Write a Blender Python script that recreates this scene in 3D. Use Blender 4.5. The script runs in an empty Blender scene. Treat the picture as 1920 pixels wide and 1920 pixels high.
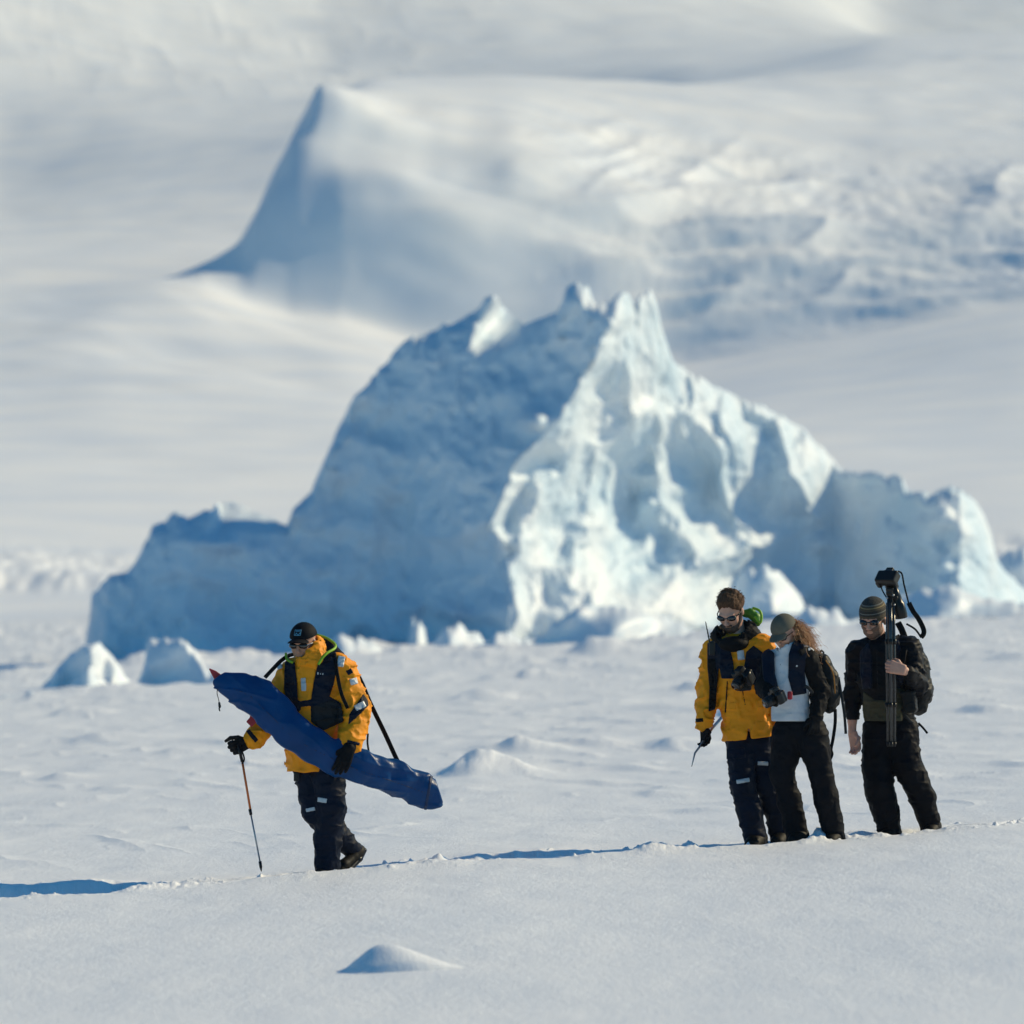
import bpy, math, random
import numpy as np
from mathutils import Vector, Matrix

# ------------------------------------------------------------------ scene, camera, light
S = bpy.context.scene
COL = S.collection
H = 2.2              # eye height of the lens above the snow
F = 16080.0          # focal length in pixels of the 1920 px photograph
HZ = 1040.0          # horizon row

cam_d = bpy.data.cameras.new("camera")
cam = bpy.data.objects.new("camera", cam_d)
COL.objects.link(cam)
S.camera = cam
cam.location = (0, 0, H)
cam.rotation_euler = (math.radians(90), 0, 0)
cam_d.sensor_width = 36.0
cam_d.lens = 36.0 * F / 1920.0
cam_d.shift_y = (HZ - 960.0) / 1920.0
cam_d.clip_start = 0.5
cam_d.clip_end = 12000
cam_d.dof.use_dof = True
cam_d.dof.focus_distance = 60.9
cam_d.dof.aperture_fstop = 4.6

SUN_EL = math.radians(32)
SUN_AZ = math.radians(23)      # measured from +X (right of frame) towards +Y (away from the lens)
sun_dir = Vector((math.cos(SUN_EL) * math.cos(SUN_AZ), math.cos(SUN_EL) * math.sin(SUN_AZ), math.sin(SUN_EL)))
sd = bpy.data.lights.new("sun", 'SUN')
sd.energy = 4.95
sd.angle = math.radians(0.5)
sd.color = (1.0, 0.83, 0.53)
so = bpy.data.objects.new("sun", sd)
COL.objects.link(so)
so.rotation_euler = (-sun_dir).to_track_quat('-Z', 'Y').to_euler()

w = bpy.data.worlds.new("World")
S.world = w
w.use_nodes = True
nt = w.node_tree
bg = nt.nodes["Background"]
sky = nt.nodes.new("ShaderNodeTexSky")
sky.sky_type = 'NISHITA'
sky.sun_disc = False
sky.sun_elevation = SUN_EL
sky.sun_rotation = math.pi / 2 - SUN_AZ
sky.air_density = 1.0
sky.dust_density = 0.3
sky.ozone_density = 1.5
tint = nt.nodes.new("ShaderNodeMix")          # deep polar blue of the clear sky
tint.data_type = 'RGBA'; tint.blend_type = 'MULTIPLY'; tint.inputs[0].default_value = 1.0
tint.inputs[7].default_value = (0.20, 0.91, 1.30, 1)
nt.links.new(sky.outputs[0], tint.inputs[6])
nt.links.new(tint.outputs[2], bg.inputs[0])
bg.inputs[1].default_value = 0.085

S.view_settings.view_transform = 'Standard'
S.view_settings.look = 'None'
S.view_settings.exposure = -0.09
S.view_settings.gamma = 1.0
S.render.engine = 'CYCLES'

# ------------------------------------------------------------------ helpers
def W(px, py, Y):
    return np.array(((px - 960.0) / F * Y, Y, H + (HZ - py) / F * Y))

_rng = np.random.RandomState(7)
_T = _rng.rand(64, 64, 64).astype(np.float32)

def vn(x, y, z=0.0, seed=0):
    x, y, z = np.broadcast_arrays(np.asarray(x, np.float32), np.asarray(y, np.float32), np.asarray(z, np.float32))
    x = x + seed * 17.31; y = y + seed * 5.77; z = z + seed * 9.13
    xi = np.floor(x).astype(np.int64); yi = np.floor(y).astype(np.int64); zi = np.floor(z).astype(np.int64)
    fx = x - xi; fy = y - yi; fz = z - zi
    fx = fx * fx * fx * (fx * (fx * 6 - 15) + 10); fy = fy * fy * fy * (fy * (fy * 6 - 15) + 10); fz = fz * fz * fz * (fz * (fz * 6 - 15) + 10)
    x0 = xi & 63; x1 = (xi + 1) & 63; y0 = yi & 63; y1 = (yi + 1) & 63; z0 = zi & 63; z1 = (zi + 1) & 63
    a = _T[x0, y0, z0] * (1 - fx) + _T[x1, y0, z0] * fx
    b = _T[x0, y1, z0] * (1 - fx) + _T[x1, y1, z0] * fx
    c = _T[x0, y0, z1] * (1 - fx) + _T[x1, y0, z1] * fx
    d = _T[x0, y1, z1] * (1 - fx) + _T[x1, y1, z1] * fx
    a = a * (1 - fy) + b * fy
    c = c * (1 - fy) + d * fy
    return (a * (1 - fz) + c * fz) * 2 - 1

def fbm(x, y, z=0.0, o=4, seed=0, g=0.5):
    s = 0; a = 1.0; t = 0; k = 1.0
    for i in range(o):
        s = s + a * vn(np.asarray(x) * k, np.asarray(y) * k, np.asarray(z) * k, seed + i * 3)
        t += a; a *= g; k *= 2.03
    return s / t

def ridged(x, y, z=0.0, o=3, seed=0):
    s = 0; a = 1.0; t = 0; k = 1.0
    for i in range(o):
        s = s + a * (1 - np.abs(vn(np.asarray(x) * k, np.asarray(y) * k, np.asarray(z) * k, seed + i * 3))) ** 2
        t += a; a *= 0.5; k *= 2.1
    return s / t

def ss(a, b, x):
    t = np.clip((x - a) / (b - a), 0, 1)
    return t * t * (3 - 2 * t)

def tag(o, label=None, cat=None, group=None, kind=None):
    if label: o["label"] = label
    if cat: o["category"] = cat
    if group: o["group"] = group
    if kind: o["kind"] = kind
    return o

WL = {}
def mesh_np(name, V, Q, mat, parent=None, origin=(0, 0, 0), smooth=True, T=None):
    """V (n,3), Q (m,4) quads; vertices are in world space, origin is the object's origin"""
    V = np.asarray(V, np.float64) - np.asarray(origin, np.float64)
    me = bpy.data.meshes.new(name)
    me.vertices.add(len(V)); me.vertices.foreach_set("co", V.astype(np.float32).ravel())
    Q = np.asarray(Q, np.int32)
    k = Q.shape[1]
    me.loops.add(Q.size); me.loops.foreach_set("vertex_index", Q.ravel())
    me.polygons.add(len(Q)); me.polygons.foreach_set("loop_start", np.arange(0, Q.size, k, dtype=np.int32))
    me.update(calc_edges=True); me.validate()
    if smooth: me.shade_smooth()
    me.materials.append(mat)
    o = bpy.data.objects.new(name, me)
    COL.objects.link(o)
    if parent is not None:
        o.parent = parent
        o.location = Vector(origin) - WL.get(parent.name, parent.location)
    else:
        o.location = origin
    WL[o.name] = Vector(origin)
    return o

def gridmesh(name, X, Y, Z, mat, **kw):
    n, m = X.shape
    V = np.stack([X.ravel(), Y.ravel(), Z.ravel()], 1)
    i = np.arange(n * m).reshape(n, m)
    Q = np.stack([i[:-1, :-1].ravel(), i[:-1, 1:].ravel(), i[1:, 1:].ravel(), i[1:, :-1].ravel()], 1)
    return mesh_np(name, V, Q, mat, **kw)

def blur(A, s, axis):
    r = int(3 * s) + 1
    k = np.exp(-0.5 * (np.arange(-r, r + 1) / s) ** 2); k /= k.sum()
    pad = [(0, 0)] * A.ndim; pad[axis] = (r, r)
    B = np.pad(A, pad, mode='edge')
    return np.apply_along_axis(lambda q: np.convolve(q, k, mode='valid'), axis, B)

# ------------------------------------------------------------------ materials
def mat(name, col, rough=0.6, var=0.0, vscale=8, bump=0.0, bscale=40, spec=0.4, metal=0.0, sss=0.0, sssr=(1, .4, .2), alpha=None, bdist=0.01, sheen=0.0, col2=None, stretch=None, sssscale=0.05):
    m = bpy.data.materials.new(name); m.use_nodes = True
    t = m.node_tree; b = t.nodes["Principled BSDF"]
    b.inputs["Base Color"].default_value = (*col, 1); b.inputs["Roughness"].default_value = rough
    b.inputs["Metallic"].default_value = metal; b.inputs["Specular IOR Level"].default_value = spec
    if sss:
        b.inputs["Subsurface Weight"].default_value = sss; b.inputs["Subsurface Radius"].default_value = sssr
        b.inputs["Subsurface Scale"].default_value = sssscale
    if sheen: b.inputs["Sheen Weight"].default_value = sheen
    tc = t.nodes.new("ShaderNodeTexCoord")
    src = tc.outputs["Object"]
    if stretch:
        mp = t.nodes.new("ShaderNodeMapping"); mp.inputs["Scale"].default_value = stretch
        t.links.new(src, mp.inputs[0]); src = mp.outputs[0]
    if var:
        n = t.nodes.new("ShaderNodeTexNoise"); n.inputs["Scale"].default_value = vscale; n.inputs["Detail"].default_value = 5
        t.links.new(src, n.inputs["Vector"])
        r = t.nodes.new("ShaderNodeValToRGB")
        c2 = col2 if col2 else tuple(c * (1 - var) for c in col)
        r.color_ramp.elements[0].position = 0.35; r.color_ramp.elements[1].position = 0.65
        r.color_ramp.elements[0].color = (*c2, 1); r.color_ramp.elements[1].color = (*col, 1)
        t.links.new(n.outputs["Fac"], r.inputs[0]); t.links.new(r.outputs[0], b.inputs["Base Color"])
    if bump:
        n2 = t.nodes.new("ShaderNodeTexNoise"); n2.inputs["Scale"].default_value = bscale; n2.inputs["Detail"].default_value = 4
        t.links.new(src, n2.inputs["Vector"])
        bp = t.nodes.new("ShaderNodeBump"); bp.inputs["Strength"].default_value = bump; bp.inputs["Distance"].default_value = bdist
        t.links.new(n2.outputs["Fac"], bp.inputs["Height"]); t.links.new(bp.outputs[0], b.inputs["Normal"])
    return m

def snow_mat():
    m = bpy.data.materials.new("snow"); m.use_nodes = True
    t = m.node_tree; b = t.nodes["Principled BSDF"]; N = t.nodes.new; L = t.links.new
    b.inputs["Roughness"].default_value = 0.55; b.inputs["Specular IOR Level"].default_value = 0.25
    g = N("ShaderNodeNewGeometry")
    mp = N("ShaderNodeMapping"); mp.inputs["Scale"].default_value = (1, .35, 1); L(g.outputs["Position"], mp.inputs[0])
    n = N("ShaderNodeTexNoise"); n.inputs["Scale"].default_value = 1.1; n.inputs["Detail"].default_value = 8; n.inputs["Roughness"].default_value = .65
    L(mp.outputs[0], n.inputs["Vector"])
    r = N("ShaderNodeValToRGB"); r.color_ramp.elements[0].position = .3; r.color_ramp.elements[1].position = .7
    r.color_ramp.elements[0].color = (.81, .83, .85, 1); r.color_ramp.elements[1].color = (.88, .885, .885, 1)
    L(n.outputs["Fac"], r.inputs[0]); L(r.outputs[0], b.inputs["Base Color"])
    n1 = N("ShaderNodeTexNoise"); n1.inputs["Scale"].default_value = 22; n1.inputs["Detail"].default_value = 6; n1.inputs["Roughness"].default_value = .7
    mp2 = N("ShaderNodeMapping"); mp2.inputs["Scale"].default_value = (1, .22, 1); L(g.outputs["Position"], mp2.inputs[0])
    L(mp2.outputs[0], n1.inputs["Vector"])
    b1 = N("ShaderNodeBump"); b1.inputs["Strength"].default_value = .6; b1.inputs["Distance"].default_value = .012
    L(n1.outputs["Fac"], b1.inputs["Height"])
    n2 = N("ShaderNodeTexNoise"); n2.inputs["Scale"].default_value = 160; n2.inputs["Detail"].default_value = 3
    mp3 = N("ShaderNodeMapping"); mp3.inputs["Scale"].default_value = (1, .12, 1); L(g.outputs["Position"], mp3.inputs[0])
    L(mp3.outputs[0], n2.inputs["Vector"])
    b2 = N("ShaderNodeBump"); b2.inputs["Strength"].default_value = .5; b2.inputs["Distance"].default_value = .003
    L(n2.outputs["Fac"], b2.inputs["Height"]); L(b1.outputs[0], b2.inputs["Normal"]); L(b2.outputs[0], b.inputs["Normal"])
    return m

M_SNOW = snow_mat()
M_GLAC = mat("glacier_snow", (.92, .925, .92), rough=.7, var=.06, vscale=.05, spec=.15, col2=(.80, .84, .89))
M_ICE = mat("berg_ice", (.79, .84, .875), rough=.5, var=.1, vscale=.30, spec=.3, bump=.6, bscale=1.3, bdist=.4, col2=(.58, .72, .82))
M_ICE2 = mat("ice_block", (.84, .87, .89), rough=.5, var=.1, vscale=.9, spec=.4, bump=.4, bscale=5, bdist=.05, col2=(.72, .81, .87))

# ------------------------------------------------------------------ ground (snow-covered sea ice)
def trail_v(u): return 1671 - 0.0705 * u + 3.0 * np.sin(u / 170.0) + 2 * np.sin(u / 61.)
def trail_Y(u): return 59.0 + 0.00195 * u - .38 * np.clip(1 - u / 420., 0, 1.6) + .24 * np.exp(-((u - 1000) / 280.) ** 2)

TILT_Y = np.array([0, 25, 45, 60, 300, 700, 900, 3500.])
TILT = np.array([0, .02, .045, .055, .055, .05, .0, .0])
OFF_Y = np.array([0, 30, 45, 60, 120, 290, 420, 620, 900, 3500.])
OFF = np.array([0, .0, .03, .045, -.08, -.72, -.72, -.7, -2.0, -2.0])

def ground_base(x, y):
    return np.interp(y, OFF_Y, OFF) + np.interp(y, TILT_Y, TILT) * np.clip(x, -60, 60)

def px_of(x, y):
    return 960 + x / y * F

drifts = []   # (x, y, halfwidth x, halfdepth y, height, skew)
def add_drift(px, py, wpx, hpx, dy, skew=0.3, sharp=1.0):
    # ground point below pixel
    Y = 60.0
    for _ in range(30):
        x = (px - 960) / F * Y
        z = float(ground_base(x, Y))
        Y = 0.5 * Y + 0.5 * (H - z) * F / (py - HZ)
    s = Y / F
    drifts.append(((px - 960) / F * Y, Y, wpx * s, dy, hpx * s, skew, sharp))

def ground_z(x, y, detail=True):
    z = ground_base(x, y)
    if not detail: return z
    far = np.clip(y / 60.0, .6, 6)
    z = z + 0.035 * fbm(x * .55, y * .11, 0, 4, 1) * far ** .8 + .006 * fbm(x * 3.1, y * .9, 0, 3, 2) * ss(30, 45, y) * (1 - ss(75, 110, y))
    # wind-carved crusts, long across the view
    r = ridged(x * .35 + .05 * y, y * .16, 0, 3, 5)
    z = z + 0.042 * ss(.62, .95, r) * ss(64, 85, y) * np.clip(y / 110, .4, 2.6) * (1 - ss(500, 700, y))
    r2 = ridged(x * .9 + .1 * y, y * .3, 0, 2, 11)
    z = z + 0.02 * ss(.6, 1., r2) * ss(62, 70, y) * (1 - ss(200, 400, y))
    # crumbly brash round the berg
    lump = fbm(x * .38, y * .12, 0, 4, 21)
    z = z + 0.42 * ss(.18, .8, lump) * ss(205, 260, y) * (1 - ss(560, 640, y))
    lump2 = fbm(x * .7, y * .10, 0, 4, 27)
    z = z + 0.07 * ss(.15, .8, lump2) * ss(95, 150, y) * (1 - ss(300, 500, y))
    # trodden furrow
    u = px_of(x, y)
    yt = trail_Y(u)
    dt = (y - yt)
    wob = .10 * vn(u / 70., 0, 0, 31) + .05 * vn(u / 23., 3, 0, 33)
    depth = .09 + .07 * vn(u / 120., 9, 0, 41)
    near = ss(-2200, -400, u) * (1 - ss(2400, 3600, u))
    depth = depth + .13 * (1 - ss(200, 290, u)) + .04 * ss(820, 900, u) * (1 - ss(1060, 1160, u))
    trough = -depth * np.exp(-((dt + wob) / (.24 + .22 * (1 - ss(200, 290, u)))) ** 4)
    amt = .6 + .7 * ss(-.25, .6, vn(u / 95., 4, 0, 61))
    cl = ss(-.15, .7, fbm(x * 3.2, y * 1.1, 0, 4, 51))
    cl2 = fbm(x * 15, y * 5, 0, 4, 57)
    lip = amt * (.062 * cl * (1 + .5 * cl2) + .012 * cl2) * (np.exp(-((dt + wob + .50) / .30) ** 2) + .45 * np.exp(-((dt + wob - .42) / .25) ** 2))
    crumbs = .034 * ss(.3, .7, cl2) * np.exp(-((dt + wob) / .8) ** 2)
    bk = .055 * (1 - ss(170, 285, u)) + .022 * ss(840, 900, u) * (1 - ss(1040, 1130, u))
    bk = bk * (1 + .45 * fbm(u / 42., y * 1.5, 0, 3, 91))
    bank = bk * ss(.20, .33, dt + wob) * np.exp(-((dt + wob - .36).clip(0) / 1.3) ** 2)
    berm = .028 * np.exp(-((dt + .72 + .5 * wob) / .36) ** 2) * ss(380, 560, u) * (1 - ss(1380, 1600, u)) * (1 - .65 * ss(840, 900, u) * (1 - ss(1050, 1120, u))) * (1 + .35 * vn(u / 50., 6, 0, 95))
    z = z + (berm + trough + lip + crumbs + bank) * near
    for (cx, cy, wx, wy, h, sk, sh) in drifts:
        m = (np.abs(x - cx) < 4 * wx) & (np.abs(y - cy) < 4 * wy)
        if not m.any(): continue
        xx = (x[m] - cx) / wx; yy = (y[m] - cy) / wy
        a = xx - sk * 0.0
        # steep left / front, long tail right
        prof = np.where(a < 0, np.exp(-(np.abs(a) / .55) ** 2.2), np.exp(-(np.abs(a) / 1.15) ** 2))
        yy = yy + .35 * a
        py_ = np.where(yy < 0, np.exp(-(yy / .5) ** 2), np.exp(-(yy / 1.3) ** 2))
        n = 1 + .35 * fbm(x[m] / wx * 1.5, y[m] / wy * 1.5, 0, 3, int(cx * 7) % 13)
        z[m] = z[m] + h * prof * py_ * n
    return z

rr = np.random.RandomState(3)
add_drift(905, 1452, 75, 40, 1.6)
add_drift(860, 1458, 55, 22, 1.2)
add_drift(975, 1408, 60, 20, 1.8)
add_drift(1000, 1272, 60, 18, 3.0)
add_drift(105, 1462, 48, 10, 1.0)
add_drift(330, 1415, 60, 10, 1.4)
add_drift(200, 1390, 90, 14, 1.8)
add_drift(1085, 1395, 70, 10, 1.6)
add_drift(1260, 1400, 60, 12, 1.6)
add_drift(1850, 1340, 60, 16, 1.8)
add_drift(1560, 1430, 40, 9, 1.0)
add_drift(1120, 1225, 70, 30, 5.0)
add_drift(640, 1300, 90, 12, 2.5)
for i in range(34):
    py = 1230 + 300 * rr.rand() ** 1.6
    add_drift(-60 + 2040 * rr.rand(), py, 30 + 60 * rr.rand(), 4 + 10 * rr.rand() * (1 if py < 1420 else .5), (1.0 + 2 * rr.rand()) * (1540 - py) / 200 + .5)

uu = np.concatenate([np.array([-30000, -18000, -10000, -6000, -3500, -2000, -1200, -800, -500, -300, -180, -100, -60]), np.arange(-40, 1961, 1.9), np.array([1980, 2020, 2100, 2250, 2450, 2800, 3300, 4200, 6000, 9000, 14000, 22000, 32000])])
vv = np.concatenate([np.array([40000, 20000, 10000, 6000, 4000, 3000, 2500, 2250, 2100, 2020, 1980]), np.arange(1950, 1700, -2.2), np.arange(1700, 1524, -.55), np.arange(1524, 1240, -1.7), np.arange(1240, 1095, -2.0)])
Yr = H * F / (vv - HZ)
U, YY = np.meshgrid(uu, Yr)
X = (U - 960) / F * YY
ground = gridmesh("ground", X, YY, ground_z(X, YY), M_SNOW)
tag(ground, kind="structure")

# ------------------------------------------------------------------ glacier and snow slopes behind
uk = np.array([-30000, -1500, 0, 150, 280, 300, 380, 450, 480, 520, 560, 600, 700, 800, 960, 1100, 1270, 1500, 1700, 1920, 3200, 30000.])
def prof(pts):
    p = np.array(pts, float)
    return p[:, 0], p[:, 1]
ST = [
 (590, [(-600, 1270), (0, 1240), (300, 1215), (960, 1170), (1920, 1150)]),
 (640, [(-600, 1150), (0, 1142), (300, 1125), (960, 1100)]),
 (690, [(-600, 1135), (0, 1132), (300, 1120), (960, 1098)]),
 (705, [(-500, 1080), (0, 1072), (120, 1074), (260, 1094), (1800, 1080), (1920, 1055), (2400, 1050)]),
 (760, [(-500, 1030), (0, 1035), (300, 1050), (960, 1060), (1920, 1010), (2600, 1000)]),
 (1000, [(-500, 830), (0, 830), (300, 830), (960, 850), (1920, 820), (3000, 780)]),
 (1240, [(-500, 660), (0, 640), (200, 625), (450, 640), (640, 650), (960, 720), (1270, 730), (1600, 670), (1920, 610), (3200, 500)]),
 (1348, [(-1200, 515), (0, 545), (200, 530), (300, 523), (380, 531), (450, 560), (540, 590), (640, 602), (760, 640), (1000, 680), (1270, 690), (1600, 630), (1920, 572), (3200, 430)]),
 (1352, [(-1200, 514), (0, 544), (200, 529), (290, 522), (380, 528), (450, 552), (540, 578), (640, 590), (760, 625), (1000, 670), (1270, 682), (1600, 622), (1920, 566), (3200, 430)]),
 (1368, [(-1200, 510), (0, 537), (280, 524), (330, 512), (400, 475), (450, 440), (478, 394), (510, 372), (560, 350), (640, 340), (760, 338), (860, 375), (960, 440), (1100, 485), (1270, 535), (1600, 530), (1920, 500), (3200, 400)]),
 (1382, [(-1200, 520), (0, 540), (280, 545), (380, 545), (440, 530), (478, 402), (510, 315), (545, 262), (580, 250), (640, 258), (760, 290), (860, 306), (960, 322), (1100, 370), (1270, 425), (1600, 455), (1920, 440), (3200, 380)]),
 (1394, [(-1200, 540), (0, 546), (150, 556), (300, 562), (440, 566), (480, 480), (520, 330), (550, 240), (575, 190), (594, 148), (618, 162), (660, 190), (760, 234), (860, 254), (960, 272), (1100, 318), (1270, 375), (1600, 410), (1920, 400), (3200, 350)]),
 (1425, [(-1200, 540), (0, 546), (150, 556), (300, 562), (440, 566), (490, 560), (530, 450), (570, 290), (602, 165), (640, 168), (700, 186), (960, 222), (1100, 258), (1270, 335), (1600, 370), (1920, 345), (3200, 320)]),
 (1480, [(-1200, 540), (0, 546), (150, 556), (300, 562), (440, 566), (565, 540), (598, 320), (622, 162), (700, 152), (960, 178), (1270, 250), (1600, 300), (1920, 290), (3200, 270)]),
 (1540, [(-1200, 540), (0, 546), (150, 556), (300, 562), (440, 566), (570, 540), (604, 340), (630, 152), (700, 143), (960, 150), (1270, 190), (1600, 230), (1920, 235), (3200, 230)]),
 (1600, [(-1200, 540), (0, 546), (150, 556), (300, 562), (440, 566), (590, 540), (620, 340), (655, 168), (720, 142), (960, 138), (1270, 158), (1600, 190), (1920, 195), (3200, 200)]),
 (1700, [(-1200, 480), (0, 482), (600, 480), (700, 330), (960, 250), (1270, 160), (1600, 130), (1920, 135), (3200, 140)]),
 (1900, [(-1200, 450), (0, 465), (600, 460), (960, 330), (1270, 180), (1640, 78), (1920, 60), (3200, 50)]),
 (2050, [(-1200, 420), (0, 440), (600, 420), (960, 300), (1270, 150), (1640, 82), (1920, 63), (3200, 50)]),
 (2300, [(-1200, 300), (0, 345), (250, 292), (560, 250), (960, 165), (1270, 110), (1640, 76), (1920, 64), (3200, 50)]),
 (2720, [(-1200, -330), (0, 0), (300, 80), (600, 125), (960, 96), (1270, 86), (1480, 75), (1640, 67), (1920, 60), (3200, 40)]),
 (3600, [(-1200, -1300), (0, -700), (300, -520), (600, -360), (960, -225), (1270, -105), (1480, -30), (1560, 12), (1640, 66), (1700, 71), (1920, 58), (3200, 0)]),
 (4300, [(-1200, -1400), (0, -900), (960, -460), (1640, -80), (1920, -100), (3200, -140)]),
]
ug = np.concatenate([np.array([-30000, -18000, -10000, -6000, -3500, -2000, -1200, -700, -400, -300]), np.arange(-240, 2200, 3.4), np.array([2280, 2500, 3000, 4200, 6000, 9000, 14000, 22000, 32000])])
yg = np.concatenate([np.arange(590, 1300, 4.), np.arange(1300, 1440, .9), np.arange(1440, 1760, 3.), np.arange(1760, 4300, 10.)])
sv = np.stack([np.interp(ug, *prof(p)) for _, p in ST])
sy = np.array([s[0] for s in ST], float)
sz = H + (HZ - sv) / F * sy[:, None]
Z = np.stack([np.interp(yg, sy, sz[:, j]) for j in range(len(ug))], 1)
# smooth along depth (variable step) and across
for a, b, s in ((0, 10**6, 1.6),):
    Z = blur(Z, 2.6, 0)
inner = slice(12, len(ug) - 11)
Zi = blur(Z, 9.0, 1); wk = ss(1340, 1350, yg)[:, None] * (1 - ss(1480, 1640, yg))[:, None] * ss(230, 300, ug)[None, :] * (1 - ss(622, 700, ug))[None, :]; Zi = Zi * (1 - wk) + blur(Z, 2.2, 1) * wk; we = (ss(-150, -60, ug) * (1 - ss(2050, 2140, ug)))[None, :]; Z = Z * (1 - we) + Zi * we
for r_i, y_i in enumerate(yg):
    if 1346 < y_i < 1500:
        w_i = float(ss(1346, 1356, y_i) * (1 - ss(1450, 1500, y_i)))
        s_i = w_i * (13 * float(vn(y_i / 6.5, 0, 0, 201)) + 5 * float(vn(y_i / 2.3, 0, 0, 203))) * ss(560, 660, ug) * (1 - ss(1900, 2100, ug))
        Z[r_i] = np.interp(ug + s_i, ug, Z[r_i])
UG, YG = np.meshgrid(ug, yg)
XG = (UG - 960) / F * YG
VG = HZ - (Z - H) / YG * F
# crevasses and seracs in the icefall
crev = ss(1340, 1375, YG) * (1 - ss(1420, 1520, YG)) * ss(900, 1250, UG)
rg = ridged(XG / 17. + VG / 120., VG / 55., 0, 1, 61)
fb = fbm(XG / 13. + VG / 60., VG / 34., 0, 2, 63)
Z = Z + crev * (1.3 * (rg - .5) + 1.4 * fb + .6 * fbm(XG / 5., VG / 16., 0, 3, 65))
crev2 = ss(1345, 1365, YG) * (1 - ss(1400, 1470, YG)) * ss(480, 640, UG) * (1 - ss(900, 1250, UG))
Z = Z + crev2 * (1.3 * fbm(XG / 14., VG / 80., 0, 2, 67))
up = ss(1450, 1520, YG) * (1 - ss(1750, 1900, YG)) * ss(950, 1200, UG)
Z = Z + up * (.7 * fbm(XG / 22., YG / 50., 0, 3, 71))
hump = ss(1050, 1180, YG) * (1 - ss(1320, 1350, YG)) * (1 - ss(700, 900, UG))
Z = Z + hump * (1.1 * fbm(XG / 16. + YG / 90., YG / 60., 0, 2, 77))
edge = ss(690, 704, YG) * (1 - ss(715, 790, YG)) * (1 - ss(200, 330, UG) + ss(1750, 1900, UG))
Z = Z + edge * 1.1 * fbm(XG / 3., YG / 18., 0, 3, 79)
top = ss(2350, 2650, YG)
Z = Z + top * (1 - ss(700, 1100, UG)) * 1.0 * (ridged(XG / 26. + YG / 300., YG / 110., 0, 3, 83) - .6) + top * 2.0 * fbm(XG / 60., YG / 300., 0, 3, 85)
Z = Z + ss(1800, 1950, YG) * 1.3 * fbm(XG / 60., YG / 160., 0, 3, 87)
Z = Z + ss(760, 900, YG) * .5 * fbm(XG / 30., YG / 90., 0, 3, 89)
glacier = gridmesh("glacier_slope", XG, YG, Z, M_GLAC)
tag(glacier, kind="structure")
# ------------------------------------------------------------------ iceberg
def relief_body(name, tops, base_v, Dfun, thick, mat_, u0, u1, nu, nt_, origin, rim=0.9, jag=7.0, rfall=9.0, soft=0):
    """closed body: a front face of depth Dfun(u,v) and a rounded back, both under the same crest"""
    u = np.linspace(u0, u1, nu)
    tv = np.interp(u, *prof(tops))
    tv = tv + jag * (fbm(u / 16., 0, 0, 4, int(u0) % 37) * ss(0, 25, u - u0) * ss(0, 25, u1 - u))
    bv = base_v(u)
    if soft: tv = blur(tv, soft, 0)
    t = np.linspace(0, 1, nt_) ** 1.25
    Ug, Tg = np.meshgrid(u, t)
    Vg = tv[None, :] + (bv - tv)[None, :] * Tg
    D = Dfun(Ug, Vg)
    hgt = (Vg - tv[None, :])
    e = np.minimum(1, np.minimum((Ug - u0), (u1 - Ug)) / 22.0)
    rnd = rim * np.exp(-hgt / rfall) + rim * 1.5 * np.exp(-np.minimum(Ug - u0, u1 - Ug) / 12.0)
    Df = D + rnd
    th = thick(Ug, Vg) * (1 - np.exp(-hgt / 60.0)) * e + .35
    Db = D + rnd + th
    n, m = Ug.shape
    def P(Dd):
        return np.stack([(Ug - 960) / F * Dd, Dd, H + (HZ - Vg) / F * D], -1)
    A = P(Df); B = P(Db)
    # the crest sways a little so that it is not one drawn line
    V = np.concatenate([A.reshape(-1, 3), B.reshape(-1, 3)])
    i = np.arange(n * m).reshape(n, m); k = i + n * m
    q = lambda a, b, c, d: np.stack([a.ravel(), b.ravel(), c.ravel(), d.ravel()], 1)
    Q = [q(i[:-1, :-1], i[1:, :-1], i[1:, 1:], i[:-1, 1:]), q(k[:-1, :-1], k[:-1, 1:], k[1:, 1:], k[1:, :-1]),
         q(i[0, :-1], i[0, 1:], k[0, 1:], k[0, :-1]), q(i[-1, :-1], k[-1, :-1], k[-1, 1:], i[-1, 1:]),
         q(i[:-1, 0], k[:-1, 0], k[1:, 0], i[1:, 0]), q(i[:-1, -1], i[1:, -1], k[1:, -1], k[:-1, -1])]
    return mesh_np(name, V, np.concatenate(Q), mat_, origin=origin)

TOP = [(160,1205),(168,1160),(172,1112),(200,1082),(240,1073),(262,1040),(283,992),(330,962),(352,972),(372,964),(395,956),(412,943),(440,940),(480,962),(515,976),(538,986),(548,956),(575,930),(583,922),(592,895),(612,858),(640,790),(655,760),(672,738),(700,706),(712,693),(745,655),(762,640),(800,622),(860,597),(896,583),(905,566),(914,556),(932,554),(944,574),(970,588),(985,602),(1010,596),(1045,583),(1056,560),(1062,538),(1082,531),(1104,536),(1112,562),(1120,571),(1140,566),(1152,556),(1160,547),(1178,546),(1185,562),(1193,567),(1198,552),(1205,542),(1220,541),(1231,566),(1240,612),(1262,678),(1300,703),(1350,728),(1400,753),(1450,768),(1500,800),(1540,840),(1580,880),(1640,888),(1690,894),(1702,918),(1722,925),(1750,926),(1775,917),(1800,920),(1825,934),(1845,962),(1858,1002),(1868,1046),(1890,1078),(1912,1096),(1930,1118)]
RV = [(540,1172),(600,1150),(680,1112),(780,1052),(830,1010),(862,966),(920,945),(985,922),(1040,948),(1100,956),(1300,950)]
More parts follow.
